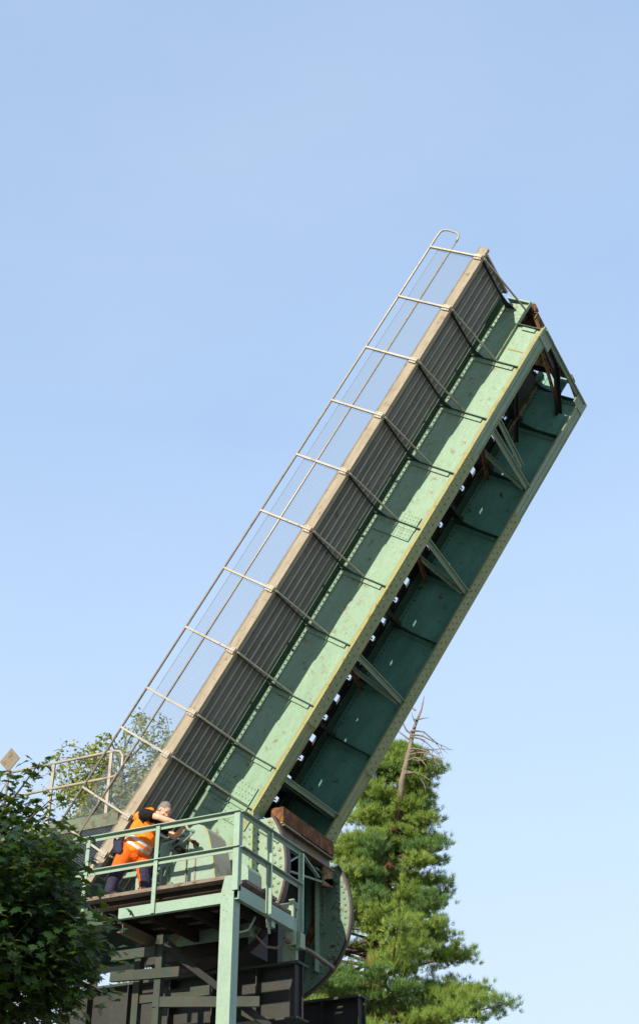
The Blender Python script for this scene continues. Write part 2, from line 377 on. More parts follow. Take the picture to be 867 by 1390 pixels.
# ---- tip of the leaf: end beam, end angle, shoes, braces
MB().angle(P(.265, 1.36, BOT-.012), P(.265, 3.62, BOT-.012), .06, .07, .012, (0,0,1)).build('end_angle', M['green_clean'], leaf)
for ta, tb_ in ((TN-.14, TN+.32), (TF-.32, TF+.14)):
    g_ = MB(); g_.box(P(.20, ta, BOT-.04), P(.42, tb_, BOT-.025))
    for k in (.08, .2, .32):
        for l in (.25, .33): g_.dome(P(l, ta+k, BOT-.041), (0,0,-1), .014)
    g_.build('end_gusset', M['flange'], leaf)
e = MB(); e.box(P(-.14, TN+.06, -.42), P(-.125, TF-.06, -.12)); e.box(P(-.14, TN+.06, -.435), P(-.02, TF-.06, -.4205)); e.box(P(-.14, TN+.06, -.1195), P(-.02, TF-.06, -.105))
e.build('end_beam', M['rust_pale'], leaf)
for T in (TN, TF):
    s1 = MB(); s1.prism([(-.145, -.13), (-.27, -.16), (-.29, -.30), (-.22, -.37), (-.145, -.37)], T+.04, T+.15, fw); s1.beam(P(-.16, T+.14, -.30), P(.24, T+.14, -.70), .05, .09, (0, 1, 0)); s1.box(P(-.31, T+.05, -.20), P(-.27, T+.14, -.165))
    s1.build('locking_shoe', M['rust'], leaf)
for a, b, w, mt in (((.30, TN+.12, BOT+.08), (.05, 2.95, -.36), .10, 'dark'), ((.42, TN+.12, BOT+.06), (.45, 3.57, -.40), .05, 'rust_pale'),
                    ((.05, 2.95, -.36), (.62, 3.57, -.50), .10, 'dark'), ((.45, 2.1, -.1), (.0, 2.9, -.35), .16, 'rust_pale'),
                    ((1.7, 2.9, -.22), (.55, 2.85, -.28), .05, 'rust_pale'), ((1.9, 1.7, -.55), (1.3, 2.4, -.1), .07, 'rust'), ((.75, 2.2, -.2), (1.5, 3.3, -.2), .07, 'dark')):
    brace(a, b, w, M[mt], 'end_brace')
MB().box(P(.35, 2.4, -.12), P(1.0, 3.0, .18)).build('lock_housing', M['dark'], leaf)

# ---- walkway
wk = MB(); T0, T1 = .05, 1.05; n = 12; pw = (T1-T0)/n
for k in range(n):
    a = T0+k*pw
    x_ = -.13 + 0; nxt = random.uniform(.8, 3.2)
    while x_ < 11.3:
        e_ = min(11.35, nxt); wk.box(P(x_+.003, a+.008+random.uniform(-.003, .003), .085+random.uniform(-.004, .003)), P(e_-.003, a+pw-.010+random.uniform(-.003, .003), .165), random.choice((0, 3))); x_ = e_; nxt = e_+random.uniform(2.0, 3.4)
    wk.box(P(-.13, a+.008, .070), P(11.35, a+.022, .0845), 1 if k % 2 else 0)
    wk.box(P(-.13, a+pw-.024, .072), P(11.35, a+pw-.010, .0845), 0)
wk.box(P(-.10, T0, .1655), P(11.3, T1, .17), 2)
l = .1
while l < 9.4:
    wk.box(P(l, 1.052, .09), P(l+.27, 1.062, .15), 1); l += .545
walk = wk.build('walkway', [M['plank'], M['plank_edge'], M['dark'], M['plank_b']], leaf)
ec = MB(); ec.box(P(-.20, -.012, .0), P(11.5, .0, .165)); ec.box(P(-.2, .0005, .150), P(11.5, .045, .165)); ec.box(P(-.2, .0005, .0), P(11.5, .045, .012)); ec.box(P(-.2, -.02, .166), P(11.5, .05, .176))
ec.build('edge_channel', M['channel'], walk)
eg = MB()
for k in range(26): eg.box(P(-.19, .06+k*.042, .06), P(-.135, .078+k*.042, .175))
eg.box(P(-.134, .03, .05), P(-.128, 1.12, .17)); eg.build('end_grating', M['galv_dark'], walk)
for i, l in enumerate(LP):
    if i > 11: break
    b = MB()
    b.prism([(.01, .068), (1.05, .068), (1.35, .10), (1.35, -.13), (1.15, -.02), (.85, .025), (.01, -.0)], l-.005, l+.005, lambda a, c, t: (-t, a, c))
    b.box(P(l+.0055, .02, -.0), P(l+.045, 1.0, .010)) if False else None
    b.build('bracket', M['dark'], walk)
    lb = BOT+.47
    s1 = MB(); s1.tube([P(l-.015, .015, -.012), P(l-.015, 1.30, -.33)], .017, 7); s1.dome(P(l-.015, .05, -.03), (0,0,-1), .018)
    s1.build('strut', M['galv'], walk)
# ---- railing (a part of the leaf)
rl = MB()
R1 = [P(11.6, -.02, 1.09), P(-.30, -.02, 1.09)]
loop = [P(-.30-.10*math.sin(a), -.02, .88+.21*math.cos(a)) for a in [PI*k/8 for k in range(9)]]
loop = [P(-.22, -.02, 1.09), P(-.34, -.02, 1.08), P(-.39, -.02, 1.03), P(-.40, -.02, .95), P(-.385, -.02, .78), P(-.36, -.02, .71), P(-.28, -.02, .668), P(-.2, -.02, .665)]
rl.tube([P(11.45, -.02, 1.09)] + loop, .019, 8)
rail = rl.build('railing', M['galv'], leaf, True)
MB().tube([P(11.45, -.02, .665), P(-.2, -.02, .665)], .015, 8).build('mid_rail', M['galv'], rail, True)
for i, l in enumerate(LP):
    p = MB(); p.beam(P(l, -.035, .0), P(l, -.030, 1.08), .03, .045, (0, 1, 0)); p.beam(P(l, -.03, .012), P(l, -.03, .15), .10, .02, (0, 1, 0)); 
    for d in (-.032, .032): p.dome(P(l+d, -.041, .05), (0,-1,0), .011); p.dome(P(l+d, -.041, .12), (0,-1,0), .011)
    p.build('post', M['galv'], rail)
ms = MB(); ms.add([P(-.02, .0, .20), P(11.35, .0, .20), P(11.35, .0, .925), P(-.02, .0, .925)], [(0,1,2,3)]); ms.build('mesh_screen', M['screen'], rail)
mw = MB(); mw.tube([P(-.02, 0, .925), P(11.35, 0, .925)], .004, 5); mw.tube([P(-.02, 0, .20), P(11.35, 0, .20)], .004, 5); mw.build('screen_wire', M['galv_dark'], rail)

# ---- rolling segments
def rocker(T, cx, cz, R, mt, near):
    W = lambda x, z, y: w2l(x, y, z)
    A = [math.radians(a) for a in range(34, -121, -4)]
    arc = [(cx+R*math.cos(a), cz+R*math.sin(a)) for a in A]
    x0 = -4.79 if near else -5.9
    poly = [(x0, arc[0][1])] + arc + [(x0 if not near else x0, arc[-1][1])]
    if near: poly = [(-4.79, arc[0][1])] + [q for q in arc if q[0] > -4.79] + [(-4.79, cz-R*math.sin(math.acos((-4.79-cx)/R)))]
    if not near: poly = [(-4.76, arc[0][1]+.0)] + arc + [(-5.9, arc[-1][1]), (-5.9, 7.0), (-5.2, 7.12), (-4.95, 7.45), (-4.78, 7.8)]
    m = MB(); m.prism(poly, T-.012, T+.012, lambda a, b, t: W(a, b, t))
    v = m; n0 = len(m.f)
    RIV = True
    for k, rr in ((0, R-.075), (1, R-.165)):
        a = math.radians(33)
        while a > math.radians(-75):
            q = a - k*.04
            x, z = cx+rr*math.cos(q), cz+rr*math.sin(q)
            if z < arc[0][1]-.05 and x > -4.7: v.dome(W(x, z, T-.013), (0,-1,0), .026 if near else .022, .022)
            a -= .098 if near else .083
    if not near:
        for k in range(18):
            z = 8.6-k*.052 if k < 14 else None
            if z: v.dome(W(-4.70, z, T-.013), (0,-1,0), .022); v.dome(W(-4.63, z-.025, T-.013), (0,-1,0), .022)
        for k in range(8):
            a = k/7; x = -4.72-.25*a; z = 7.85-.45*a**1.2
            v.dome(W(x+.03, z, T-.013), (0,-1,0), .022); v.dome(W(x+.10, z-.05, T-.013), (0,-1,0), .022)
    for k in range(n0, len(m.f)): m.m[k] = 1
    r = m.build('rolling_segment', [mt, M['bolt'] if near else M['rocker_in']], leaf)
    t = MB(); n = len(A); vs = []
    for a in A:
        for rr in (R-.0, R+.035):
            for y in ((T-.03, T+.10) if near else (T-.03, T+.05)): vs.append(W(cx+rr*math.cos(a), cz+rr*math.sin(a), y))
    fs = []
    for i in range(n-1):
        o = 4*i; p = o+4
        fs += [(o, p, p+1, o+1), (o+2, o+3, p+3, p+2), (o, o+2, p+2, p), (o+1, p+1, p+3, o+3)]
    t.add(vs, fs); t.build('tread', M['tread'], r)
    if not near:
        i_ = MB(); pts = [(-4.76, 8.66), (-4.76, 7.86), (-4.86, 7.6), (-5.0, 7.4), (-5.3, 7.2)]
        for (a, b), (c, d) in zip(pts, pts[1:]): i_.beam(W(a, b, T-.06), W(c, d, T-.06), .10, .03, (0,1,0))
        i_.build('inner_rim', M['rust'], r)
    return r
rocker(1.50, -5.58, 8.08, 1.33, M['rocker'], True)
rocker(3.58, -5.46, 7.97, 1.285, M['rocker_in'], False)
cw = MB()
def wbox(mb, a, b, mi=0):
    vs = [w2l(x, y, z) for z in (a[2], b[2]) for y in (a[1], b[1]) for x in (a[0], b[0])]
    mb.add(vs, [(0,1,3,2),(4,6,7,5),(0,4,5,1),(2,3,7,6),(0,2,6,4),(1,5,7,3)], mi)
wbox(cw, (-6.6, 1.62, 6.95), (-4.90, 3.45, 8.62)); cw.build('counterweight', M['dark'], leaf)
rb = MB(); wbox(rb, (-4.56, 1.60, 8.78), (-4.35, 3.36, 9.01)); rb.build('stop_beam', M['rust'], leaf, label='rusty square cross beam between the two girders')
rp = MB(); wbox(rp, (-4.66, 1.6, 8.755), (-4.36, 2.2, 8.7745)); rp.build('stop_plate', M['lichen'], leaf)

# ================================================================== STOP FRAME (fixed steel behind the near segment)
sf = empty('stop_frame', (-4.35, 2.4, 6.65), 'steel frame with pale diagonal braces under the rusty cross beam', 'frame'); L = Loc(sf)
m = MB(); m.box((-4.50, 1.62, 8.72), (-4.34, 3.34, 8.745)); m.box((-4.43, 1.62, 8.56), (-4.415, 3.34, 8.7195)); m.box((-4.50, 1.62, 8.535), (-4.34, 3.34, 8.5595)); L.part(m, 'top_beam', M['pipe'])
m = MB(); m.box((-4.50, 1.62, 8.06), (-4.36, 1.78, 8.534)); L.part(m, 'post', M['rust_pale'])
m = MB(); m.box((-4.40, 3.02, 8.30), (-4.36, 3.34, 8.534)); m.prism([(2.95, 8.3), (3.34, 8.42), (3.34, 8.28), (3.0, 8.22)], -4.42, -4.36, lambda a, b, t: (t, a, b)); L.part(m, 'end_plate', M['rust_pale'])
m = MB(); m.beam((-4.38, 1.80, 8.22), (-4.38, 2.28, 8.50), .02, .07, (1, 0, 0)); L.part(m, 'diagonal', M['green_clean'])
m = MB(); m.beam((-4.38, 2.28, 8.50), (-4.38, 2.85, 8.30), .02, .055, (1, 0, 0)); L.part(m, 'diagonal', M['green_clean'])
m = MB(); m.beam((-4.38, 1.80, 8.10), (-4.38, 3.05, 8.28), .03, .03, (1, 0, 0)); L.part(m, 'lower_chord', M['rocker_in'])
for ya in (1.7,): m = MB(); m.box((-4.62, ya, 6.65), (-4.46, ya+.16, 8.534)); L.part(m, 'column', M['dark'])

# ================================================================== OPERATING PLATFORM
pf = empty('operating_platform', (-4.05, -.5, 0), 'green steel operating platform with railings where the workman stands', 'platform'); L = Loc(pf)
YP, XR, DZ = -.5, -3.90, 7.31
m = MB(); yy = YP+.0
for k in range(9):
    a = -6.35; m.box((a, YP+k*.215, DZ-.045), (-4.02, YP+k*.215+.205, DZ+random.uniform(-.002, .002)))
for k in range(3): m.box((-4.02, YP+.25+k*.3, DZ-.046), (-3.92, YP+.25+k*.3+.28, DZ-.001))
L.part(m, 'deck_boards', M['wood'])
m = MB()
for x in (-6.2, -5.6, -5.0, -4.4): m.box((x-.04, YP+.62, 7.10), (x+.04, 1.45, DZ-.0455))
for k in range(5): m.box((-6.34, YP+.16+k*.36, 7.185), (-4.1, YP+.12+k*.36+.05, 7.262))
L.part(m, 'bearers', M['wood_dark'])
m = MB(); m.box((-5.72, YP-.0, 6.955), (-4.152, YP+.015, 7.095)); m.box((-5.72, YP+.0155, 7.08), (-4.152, YP+.07, 7.095)); m.box((-5.72, YP+.0155, 6.955), (-4.152, YP+.07, 6.97)); L.part(m, 'front_beam', M['green_clean'])
m = MB(); m.box((XR-.015, YP+.02, 6.99), (XR, 1.33, 7.17)); m.box((XR-.07, YP+.02, 7.155), (XR-.0155, 1.33, 7.17)); m.box((XR-.07, YP+.02, 6.99), (XR-.0155, 1.33, 7.005)); L.part(m, 'side_beam', M['green_clean'])
m = MB(); m.box((-5.71, YP+.10, 6.80), (-5.695, 1.6, 6.94)); m.box((-5.77, YP+.08, 6.925), (-5.711, 1.6, 6.94)); m.box((-5.77, YP+.08, 6.80), (-5.711, 1.6, 6.815)); L.part(m, 'side_beam', M['pipe'])  # brown colour stands in for the shaded underside of this beam
m = MB(); m.prism([(-4.15, 7.09), (-4.10, 7.30), (-3.96, 7.30), (-3.96, 0), (-4.15, 0)], YP-.004, YP+.012, lambda a, b, t: (a, t, b)); m.box((-3.975, YP+.0125, 0), (-3.96, YP+.17, 6.985)); m.box((-4.15, YP+.155, 0), (-3.9755, YP+.17, 7.08)); m.box((-4.0, YP-.05, .0), (-3.99, YP-.0045, .3))
for x, z in ((-4.10, 7.06), (-4.06, 7.0), (-4.10, 6.87), (-4.06, 6.84)): m.dome((x, YP-.004, z), (0,-1,0), .012)
L.part(m, 'corner_column', M['green_clean'])
for x, y, z0, zt in ((-3.94, YP+.0, 7.10, 8.16), (-5.17, YP-.03, 6.955, 8.14), (-6.30, YP-.03, 7.1, 8.13)):
    m = MB()
    if x > -4: m.box((x-.045, y-.02, z0), (x+.04, y-.008, zt)); m.box((x+.028, y-.0075, z0), (x+.04, y+.07, zt))
    else: m.box((x-.03, y, z0), (x+.03, y+.012, zt)); m.box((x-.03, y+.0125, z0), (x-.018, y+.05, zt-.05))
    L.part(m, 'rail_post', M['green_clean'])
for y in (.29, 1.25):
    m = MB(); m.box((XR+.002, y-.035, 7.0), (XR+.014, y+.035, 8.13)); m.box((XR+.0145, y+.022, 7.0), (XR+.06, y+.035, 8.11)); L.part(m, 'rail_post', M['green_clean'])
for z in (8.16, 7.68):
    m = MB(); m.box((-6.55, YP-.055, z-.012), (XR+.0, YP+.012, z)); m.box((-6.55, YP-.0, z-.068), (XR-.05, YP+.011, z-.0125)); L.part(m, 'rail', M['green_clean'])
    m = MB(); m.box((XR-.005, YP+.0125, z-.012), (XR+.055, 1.30, z)); m.box((XR-.01, YP+.0125, z-.068), (XR+.001, 1.28, z-.0125)); L.part(m, 'rail', M['green_clean'])
m = MB(); m.box((-6.34, .42, 7.86), (-5.95, .46, 7.93)); L.part(m, 'back_rail', M['green_clean'])
m = MB(); m.box((XR-.12, 1.10, 6.80), (XR+.03, 1.12, 6.985)); m.box((XR-.02, 1.2, 6.78), (XR+.06, 1.33, 6.985)); L.part(m, 'hanger_bracket', M['rocker'])

# framework below the platform
ub = empty('support_framework', (-5.2, .9, 0), 'green steel framework of posts and ties, coloured dark for shade, beneath the operating platform', 'framework'); L = Loc(ub)
for x, y in ((-5.55, .35), (-6.05, .6), (-4.95, 1.1)): m = MB(); m.box((x-.05, y-.05, 0), (x+.05, y+.05, 6.94)); L.part(m, 'post', M['dark_green'])
for a, b in (((-6.3, .30, 6.72), (-5.6, .30, 6.72)), ((-6.3, .30, 6.45), (-5.2, .30, 6.40)), ((-6.1, .62, 6.2), (-4.9, .62, 6.2)), ((-5.6, .3, 6.05), (-4.3, .9, 6.05))):
    m = MB(); m.beam(a, b, .06, .13); L.part(m, 'tie', M['dark_green'])
for a, b in (((-5.6, .3, 6.85), (-4.3, 1.2, 5.8)),):
    m = MB(); m.beam(a, b, .05, .09); L.part(m, 'diagonal', M['dark'])

# ================================================================== WINCH HOUSING
wh = empty('winch_housing', (-5.2, .6, DZ), 'pale green winch housing with rounded top and rusty edges, in front of the workman', 'machine'); L = Loc(wh)
m = MB()
pr = [(-5.20, DZ), (-5.20, 8.40), (-5.15, 8.43), (-5.06, 8.435), (-4.97, 8.40), (-4.90, 8.32), (-4.86, 8.20), (-4.80, 7.98), (-4.69, DZ)]
m.prism(pr, .35, .85, lambda a, b, t: (a, t, b), 0, 1); L.part(m, 'casing', [M['green_clean'], M['galv']], None)
m = MB(); pr = [(-5.66, DZ), (-5.70, 8.22), (-5.66, 8.31), (-5.55, 8.35), (-5.30, 8.36), (-5.204, 8.34), (-5.204, DZ)]
m.prism(pr, .38, .82, lambda a, b, t: (a, t, b)); L.part(m, 'casing', M['green_clean'])
m = MB()
for a, b in zip([(-5.204, 8.37), (-5.15, 8.425), (-5.06, 8.433), (-4.965, 8.395), (-4.897, 8.315), (-4.857, 8.2), (-4.797, 7.98)], [(-5.15, 8.425), (-5.06, 8.433), (-4.965, 8.395), (-4.897, 8.315), (-4.857, 8.2), (-4.797, 7.98), (-4.688, DZ+.01)]):
    if b[1] < 8.32: m.beam((a[0]-.012, .343, a[1]), (b[0]-.012, .343, b[1]), .012, .022, (1,0,0))
L.part(m, 'rusty_edge_strip', M['lichen'])
m = MB(); m.box((-5.09, .335, DZ), (-5.065, .349, 7.95)); m.box((-5.24, .35, DZ), (-5.225, .372, 8.3)); L.part(m, 'seam_strip', M['galv_dark'])
m = MB(); m.tube([(-5.06, .35, 8.14), (-5.06, .22, 8.14)], .028); m.tube([(-5.12, .21, 8.17), (-5.0, .20, 8.12)], .02); m.tube([(-5.05, .22, 8.14), (-5.02, .2, 8.06)], .016); L.part(m, 'valve', M['rust'], None, True)
m = MB(); m.tube([(-5.32, .38, 8.08), (-5.32, .22, 8.10)], .05, 10); m.tube([(-5.36, .2, 8.12), (-5.24, .2, 8.04)], .026); m.tube([(-5.45, .33, 8.2), (-5.28, .18, 8.18)], .02); L.part(m, 'valve', M['dark'], None, True)
m = MB(); m.tube([(-5.06, -.13, 8.255), (-4.86, -.09, 8.15)], .021, 10); m.tube([(-4.86, -.09, 8.15), (-5.08, .04, 8.10), (-5.38, .20, 8.10)], .014); m.tube([(-5.38, .20, 8.10), (-5.38, .4, 8.10)], .03); L.part(m, 'crank_handle', M['rocker'], None, True)
m = MB(); m.beam((-5.36, .25, 8.20), (-5.52, .25, 7.72), .025, .04, (0,1,0)); m.beam((-5.62, .3, 8.26), (-5.22, .26, 8.28), .05, .03); L.part(m, 'linkage', M['rocker_in'])
m = MB(); m.tube([(-5.48, .38, 7.62), (-5.48, .34, 7.62)], .05, 12); m.tube([(-5.60, .38, 7.5), (-5.60, .345, 7.5)], .04, 12); m.box((-5.62, .36, 7.5), (-5.52, .379, 7.9)); L.part(m, 'access_cover', M['rocker_in'], None, True)
mb_ = empty('motor_cover', (-4.55, .9, DZ), 'small rounded pale green motor cover beside the platform corner', 'machine'); L = Loc(mb_)
m = MB(); m.prism([(-4.70, DZ), (-4.70, 7.86), (-4.66, 7.91), (-4.54, 7.91), (-4.48, 7.88), (-4.45, 7.82), (-4.44, DZ)], .75, 1.15, lambda a, b, t: (a, t, b)); L.part(m, 'cover', M['green_clean'])
m = MB(); m.box((-4.72, .72, DZ), (-4.42, 1.18, DZ+.03)); L.part(m, 'base_flange', M['rust_pale'])
tg = empty('switch_cabinet', (-6.15, .5, DZ), 'narrow green switch cabinet behind the legs of the workman', 'cabinet'); L = Loc(tg)
m = MB(); m.box((-6.02, .30, DZ), (-5.92, .45, 7.9)); m.box((-6.0, .29, 7.4), (-5.94, .299, 7.8)); L.part(m, 'casing', M['green_clean'])
m = MB(); m.box((-5.95, .27, DZ), (-5.935, .289, 7.62)); L.part(m, 'conduit', M['lichen'])
# bearing blocks near the far right of the platform
bb = empty('bearing_block', (-4.1, 1.45, 6.65), 'green bearing block beside the near rolling segment', 'bearing'); L = Loc(bb)
m = MB(); m.box((-4.20, 1.36, 6.65), (-4.0, 1.44, 7.45)); m.box((-4.32, 1.30, 7.36), (-3.98, 1.445, 7.4505)); m.box((-4.06, 1.25, 7.2), (-3.98, 1.29, 7.48)); L.part(m, 'block', M['rocker'])

# cables and pipe under the platform
m = MB(); m.tube([(-3.97, .95, 6.84), (-3.95, 1.75, 6.86), (-3.97, 2.5, 6.82)], .034, 10)
m.build('pipe', M['pipe'], None, True, loc=(-3.9, 1.7, 6.85), label='rusty ochre pipe running back below the platform end', category='pipe')
def chain(name, pts, r, lab, cat, mat):
    m = MB(); pts = [Vector(p) for p in pts]; out = []
    for i in range(len(pts)-1):
        for k in range(8):
            t = k/8; p = pts[i].lerp(pts[i+1], t); out.append(p)
    out.append(pts[-1])
    for i in range(len(out)-1):
        d = out[i+1]-out[i]; side = Vector((.0, .02, 0)) if i % 2 else Vector((0, 0, .02))
        m.tube([out[i]-side*.5-d*.15, out[i+1]-side*.5+d*.15, out[i+1]+side*.5+d*.15, out[i]+side*.5-d*.15, out[i]-side*.5-d*.15], r, 5)
    return m.build(name, mat, None, True, loc=tuple(pts[0]), label=lab, category=cat)
chain('chain', [(-4.0, .2, 6.70), (-3.98, .45, 6.62), (-3.96, .7, 6.66), (-3.95, .95, 6.84)], .008, 'rusty chain looping under the side beam of the platform', 'chain', M['pipe'])
m = MB(); m.tube([(-4.1, -.3, 6.72), (-4.08, -.1, 6.68), (-4.06, .1, 6.76), (-4.02, .2, 6.95)], .016, 6)
m.build('cable', M['rocker'], None, True, loc=(-4.1, 0, 6.7), label='pale green cable drooping under the platform corner', category='cable')
lb = MB(); lb.box((-4.02, .52, 6.90), (-3.94, .62, 7.06)); lb.tube([(-4.0, .45, 7.1), (-3.96, .50, 6.8)], .018, 6)
lb.build('junction_box', M['green_clean'], None, False, loc=(-4, .55, 6.98), label='small pale junction box hanging under the platform side beam', category='junction box')

# ================================================================== TRACK GIRDERS, PIER, APPROACH SPAN
for T, w in ((1.5, 'near'), (3.58, 'far')):
    r = empty('track_girder', (-5.9, T, 5.9), '%s steel track girder carrying the rolling segment' % w, 'girder', 'track girders below the rolling segments'); L = Loc(r)
    m = MB(); m.box((-8.0, T-.17, 6.62), (-3.95, T+.17, 6.655)); m.box((-8.0, T-.17, 5.9), (-3.95, T+.17, 5.925)); L.part(m, 'flange', M['dark_green'])
    m = MB(); m.box((-8.0, T-.012, 5.9255), (-3.95, T+.012, 6.6195))
    for x in (-7.4, -6.7, -6.0, -5.3, -4.6, -4.0): m.box((x-.008, T-.16, 5.93), (x+.008, T-.0125, 6.615))
    L.part(m, 'web', M['dark'])
m = MB(); m.box((-8.2, 1.1, 0), (-4.3, 4.6, 4.6)); m.box((-8.3, 1.0, 4.601), (-4.2, 4.7, 4.85))
for x_ in (-7.6, -4.7): m.box((x_-.25, 1.2, 4.851), (x_+.25, 4.2, 5.895))
m; m.build('bridge_pier', M['concrete'], None, loc=(-6, 2.4, 0), label='grey concrete pier under the track girders', category='pier')
ap = empty('approach_span', (-8, 2.5, 5.9), 'fixed approach span with tube railing behind the maple', 'bridge'); L = Loc(ap)
m = MB(); m.box((-30, .05, 8.55), (-6.55, 5.0, 8.75)); L.part(m, 'deck', M['dark'])
m = MB(); m.box((-30, -.02, 8.50), (-6.20, .03, 8.70)); m.box((-6.60, .05, 8.50), (-6.55, 1.1, 8.70)); L.part(m, 'fascia', M['fascia'])
for T in (1.5, 3.58):
    m = MB(); m.box((-30, T-.01, 7.6), (-7.0, T+.01, 8.549)); m.box((-30, T-.15, 7.56), (-7.0, T+.15, 7.599)); L.part(m, 'girder', M['green_shade'])
rp_ = MB(); rp_.tube([(-20, .0, 9.66), (-6.36, .0, 9.66), (-6.27, 0, 9.63), (-6.22, 0, 9.55), (-6.22, 0, 9.36), (-6.27, 0, 9.28), (-6.36, 0, 9.25), (-20, 0, 9.25)], .022, 8)
ar = L.part(rp_, 'approach_railing', M['galv'], None, True)
for x in (-6.43, -7.47, -8.5, -9.55, -10.6, -11.65):
    m = MB(); m.beam((x, .005, 8.5), (x, .005, 9.65), .05, .03, (0,1,0)); L.part(m, 'post', M['galv'], ar)
m = MB(); m.tube([(-6.5, 0, 9.50), (-20, 0, 9.50)], .004, 5); L.part(m, 'wire', M['galv_dark'], ar)
m = MB()
c = Vector((-8.28, -.06, 9.84)); rt = Vector((1, 0, 0)); h = .19
for k in (0,): m.prism([(-h, 0), (0, h*1.05), (h, 0), (0, -h*1.05)], -.006, .006, lambda a, b, t: (c.x+a, c.y+t, c.z+b))
m.tube([(-8.28, -.04, 8.75), (-8.28, -.04, 9.8)], .02)
m.build('diamond_sign', M['sign'], None, loc=(-8.33, -.04, 8.75), label='weathered beige diamond shaped sign plate rising above the maple at the left edge', category='sign')

# ================================================================== PERSON
def remesh(spheres, name, mats, parent, voxel, loc, matfn=None, extra=None, smooth_iter=3):
    me = bpy.data.meshes.new(name); bm = bmesh.new()
    for s in spheres:
        c, r = s[0], s[1]; sx = s[2] if len(s) > 2 else (1, 1, 1); rot = s[3] if len(s) > 3 else Matrix.Identity(4)
        mt = Matrix.Translation(Vector(c)-Vector(loc)) @ rot @ Matrix.Diagonal((r*sx[0], r*sx[1], r*sx[2], 1))
        bmesh.ops.create_icosphere(bm, subdivisions=2, radius=1, matrix=mt)
    bm.to_mesh(me); bm.free()
    o = bpy.data.objects.new(name, me); COL.objects.link(o)
    rm = o.modifiers.new('r', 'REMESH'); rm.mode = 'VOXEL'; rm.voxel_size = voxel
    if smooth_iter: sm = o.modifiers.new('s', 'SMOOTH'); sm.iterations = smooth_iter; sm.factor = .5
    dg = bpy.context.evaluated_depsgraph_get(); ev = o.evaluated_get(dg)
    m2 = bpy.data.meshes.new_from_object(ev); o.modifiers.clear(); o.data = m2; m2.name = name
    m2.materials.clear()
    for k in (mats if isinstance(mats, (list, tuple)) else [mats]): m2.materials.append(k)
    m2.polygons.foreach_set('use_smooth', [True]*len(m2.polygons))
    if matfn:
        L_ = Vector(loc)
        for p in m2.polygons: p.material_index = matfn(p.center + L_, p.normal)
    if parent is not None: o.parent = parent
    return o
def sweep(pts, n=10, flat_=(1, 1, 1)):                         # pts: (x,y,z,r)
    out = []
    for a, b in zip(pts, pts[1:]):
        for k in range(n):
            t = k/n; out.append(((a[0]+(b[0]-a[0])*t, a[1]+(b[1]-a[1])*t, a[2]+(b[2]-a[2])*t), a[3]+(b[3]-a[3])*t, flat_))
    a = pts[-1]; out.append(((a[0], a[1], a[2]), a[3], flat_)); return out
PB = Vector((-5.85, -.2, DZ))
PX = .06
per = None
head_c = Vector((-5.347, -.22, 8.478)); hr = Matrix.Rotation(math.radians(-8), 4, 'Z') @ Matrix.Rotation(math.radians(44), 4, 'Y')
def hp(x, y, z): return head_c + (hr @ Vector((x, y, z)).to_4d()).to_3d() if False else head_c + hr.to_3x3() @ Vector((x, y, z))
body = []
body += sweep([(-5.82, -.2, 8.03, .125), (-5.76, -.2, 8.2, .135), (-5.65, -.2, 8.33, .15), (-5.57, -.2, 8.40, .12)], 6, (1, 1.15, 1))
body += sweep([(-5.56, -.2, 8.42, .07), (-5.46, -.2, 8.445, .062), (-5.40, -.21, 8.455, .062)], 6)
body += [(hp(-.012, 0, .022), .098, (1.0, .80, 1.0), hr), (hp(.02, 0, -.03), .078, (.95, .80, 1.15), hr), (hp(.055, 0, -.085), .036, (1, 1.1, .8), hr),
         (hp(.088, 0, -.018), .017, (1.2, .8, 1.1), hr), (hp(.080, 0, .006), .014, (1, .8, 1.6), hr), (hp(.072, .03, .028), .016, (.7, 1.5, .6), hr), (hp(.072, -.03, .028), .016, (.7, 1.5, .6), hr),
         (hp(.055, .045, -.03), .024, (1,1,1), hr), (hp(.055, -.045, -.03), .024, (1,1,1), hr), (hp(.078, 0, -.052), .016, (.8, 1.4, .6), hr),
         (hp(-.012, -.082, -.005), .024, (.75, .4, 1.25), hr), (hp(-.012, .082, -.005), .024, (.75, .4, 1.25), hr)]
armR = [(-5.575, -.385, 8.425, .062), (-5.45, -.40, 8.375, .050), (-5.32, -.39, 8.325, .043), (-5.22, -.33, 8.285, .044), (-5.10, -.23, 8.255, .028)]
armL = [(-5.55, .0, 8.40, .062), (-5.42, .05, 8.28, .050), (-5.32, .05, 8.185, .043), (-5.23, .0, 8.195, .042), (-5.115, -.10, 8.225, .027)]
body += sweep(armR, 10) + sweep(armL, 10)
def hand(w, f, side, grip):                                    # w wrist, fingers curl over the handle
    w = Vector(w); f = Vector(f).normalized(); s = Vector(side).normalized(); dn = Vector((0, 0, -1)); out = []
    out += [(w+f*.035+s*q, .021, (1.1, 1, .8)) for q in (-.026, -.009, .009, .026)] + [(w+f*.055+s*q, .018) for q in (-.028, -.01, .01, .028)]
    for q, ln in ((-.031, .8), (-.0105, 1.0), (.0105, .95), (.031, .72)):
        a = w+f*.072+s*q; b = a+f*.028*ln+dn*.008; c_ = b+f*.012*ln+dn*.024*ln; d = c_-f*.020*ln+dn*.014
        out += sweep([(*a, .0105), (*b, .0098), (*c_, .009), (*d, .008)], 5)
    a = w+f*.02-s*.034; b = a+f*.028-s*.012+dn*.018; c_ = b+f*.024+dn*.012+s*.008
    out += sweep([(*a, .014), (*b, .012), (*c_, .010)], 5)
    return out
body += hand((-5.125, -.24, 8.262), (.62, .45, .0), (-.55, .8, .45), 0)
body += hand((-5.13, -.10, 8.228), (.95, .05, .25), (-.2, .9, .4), 0)
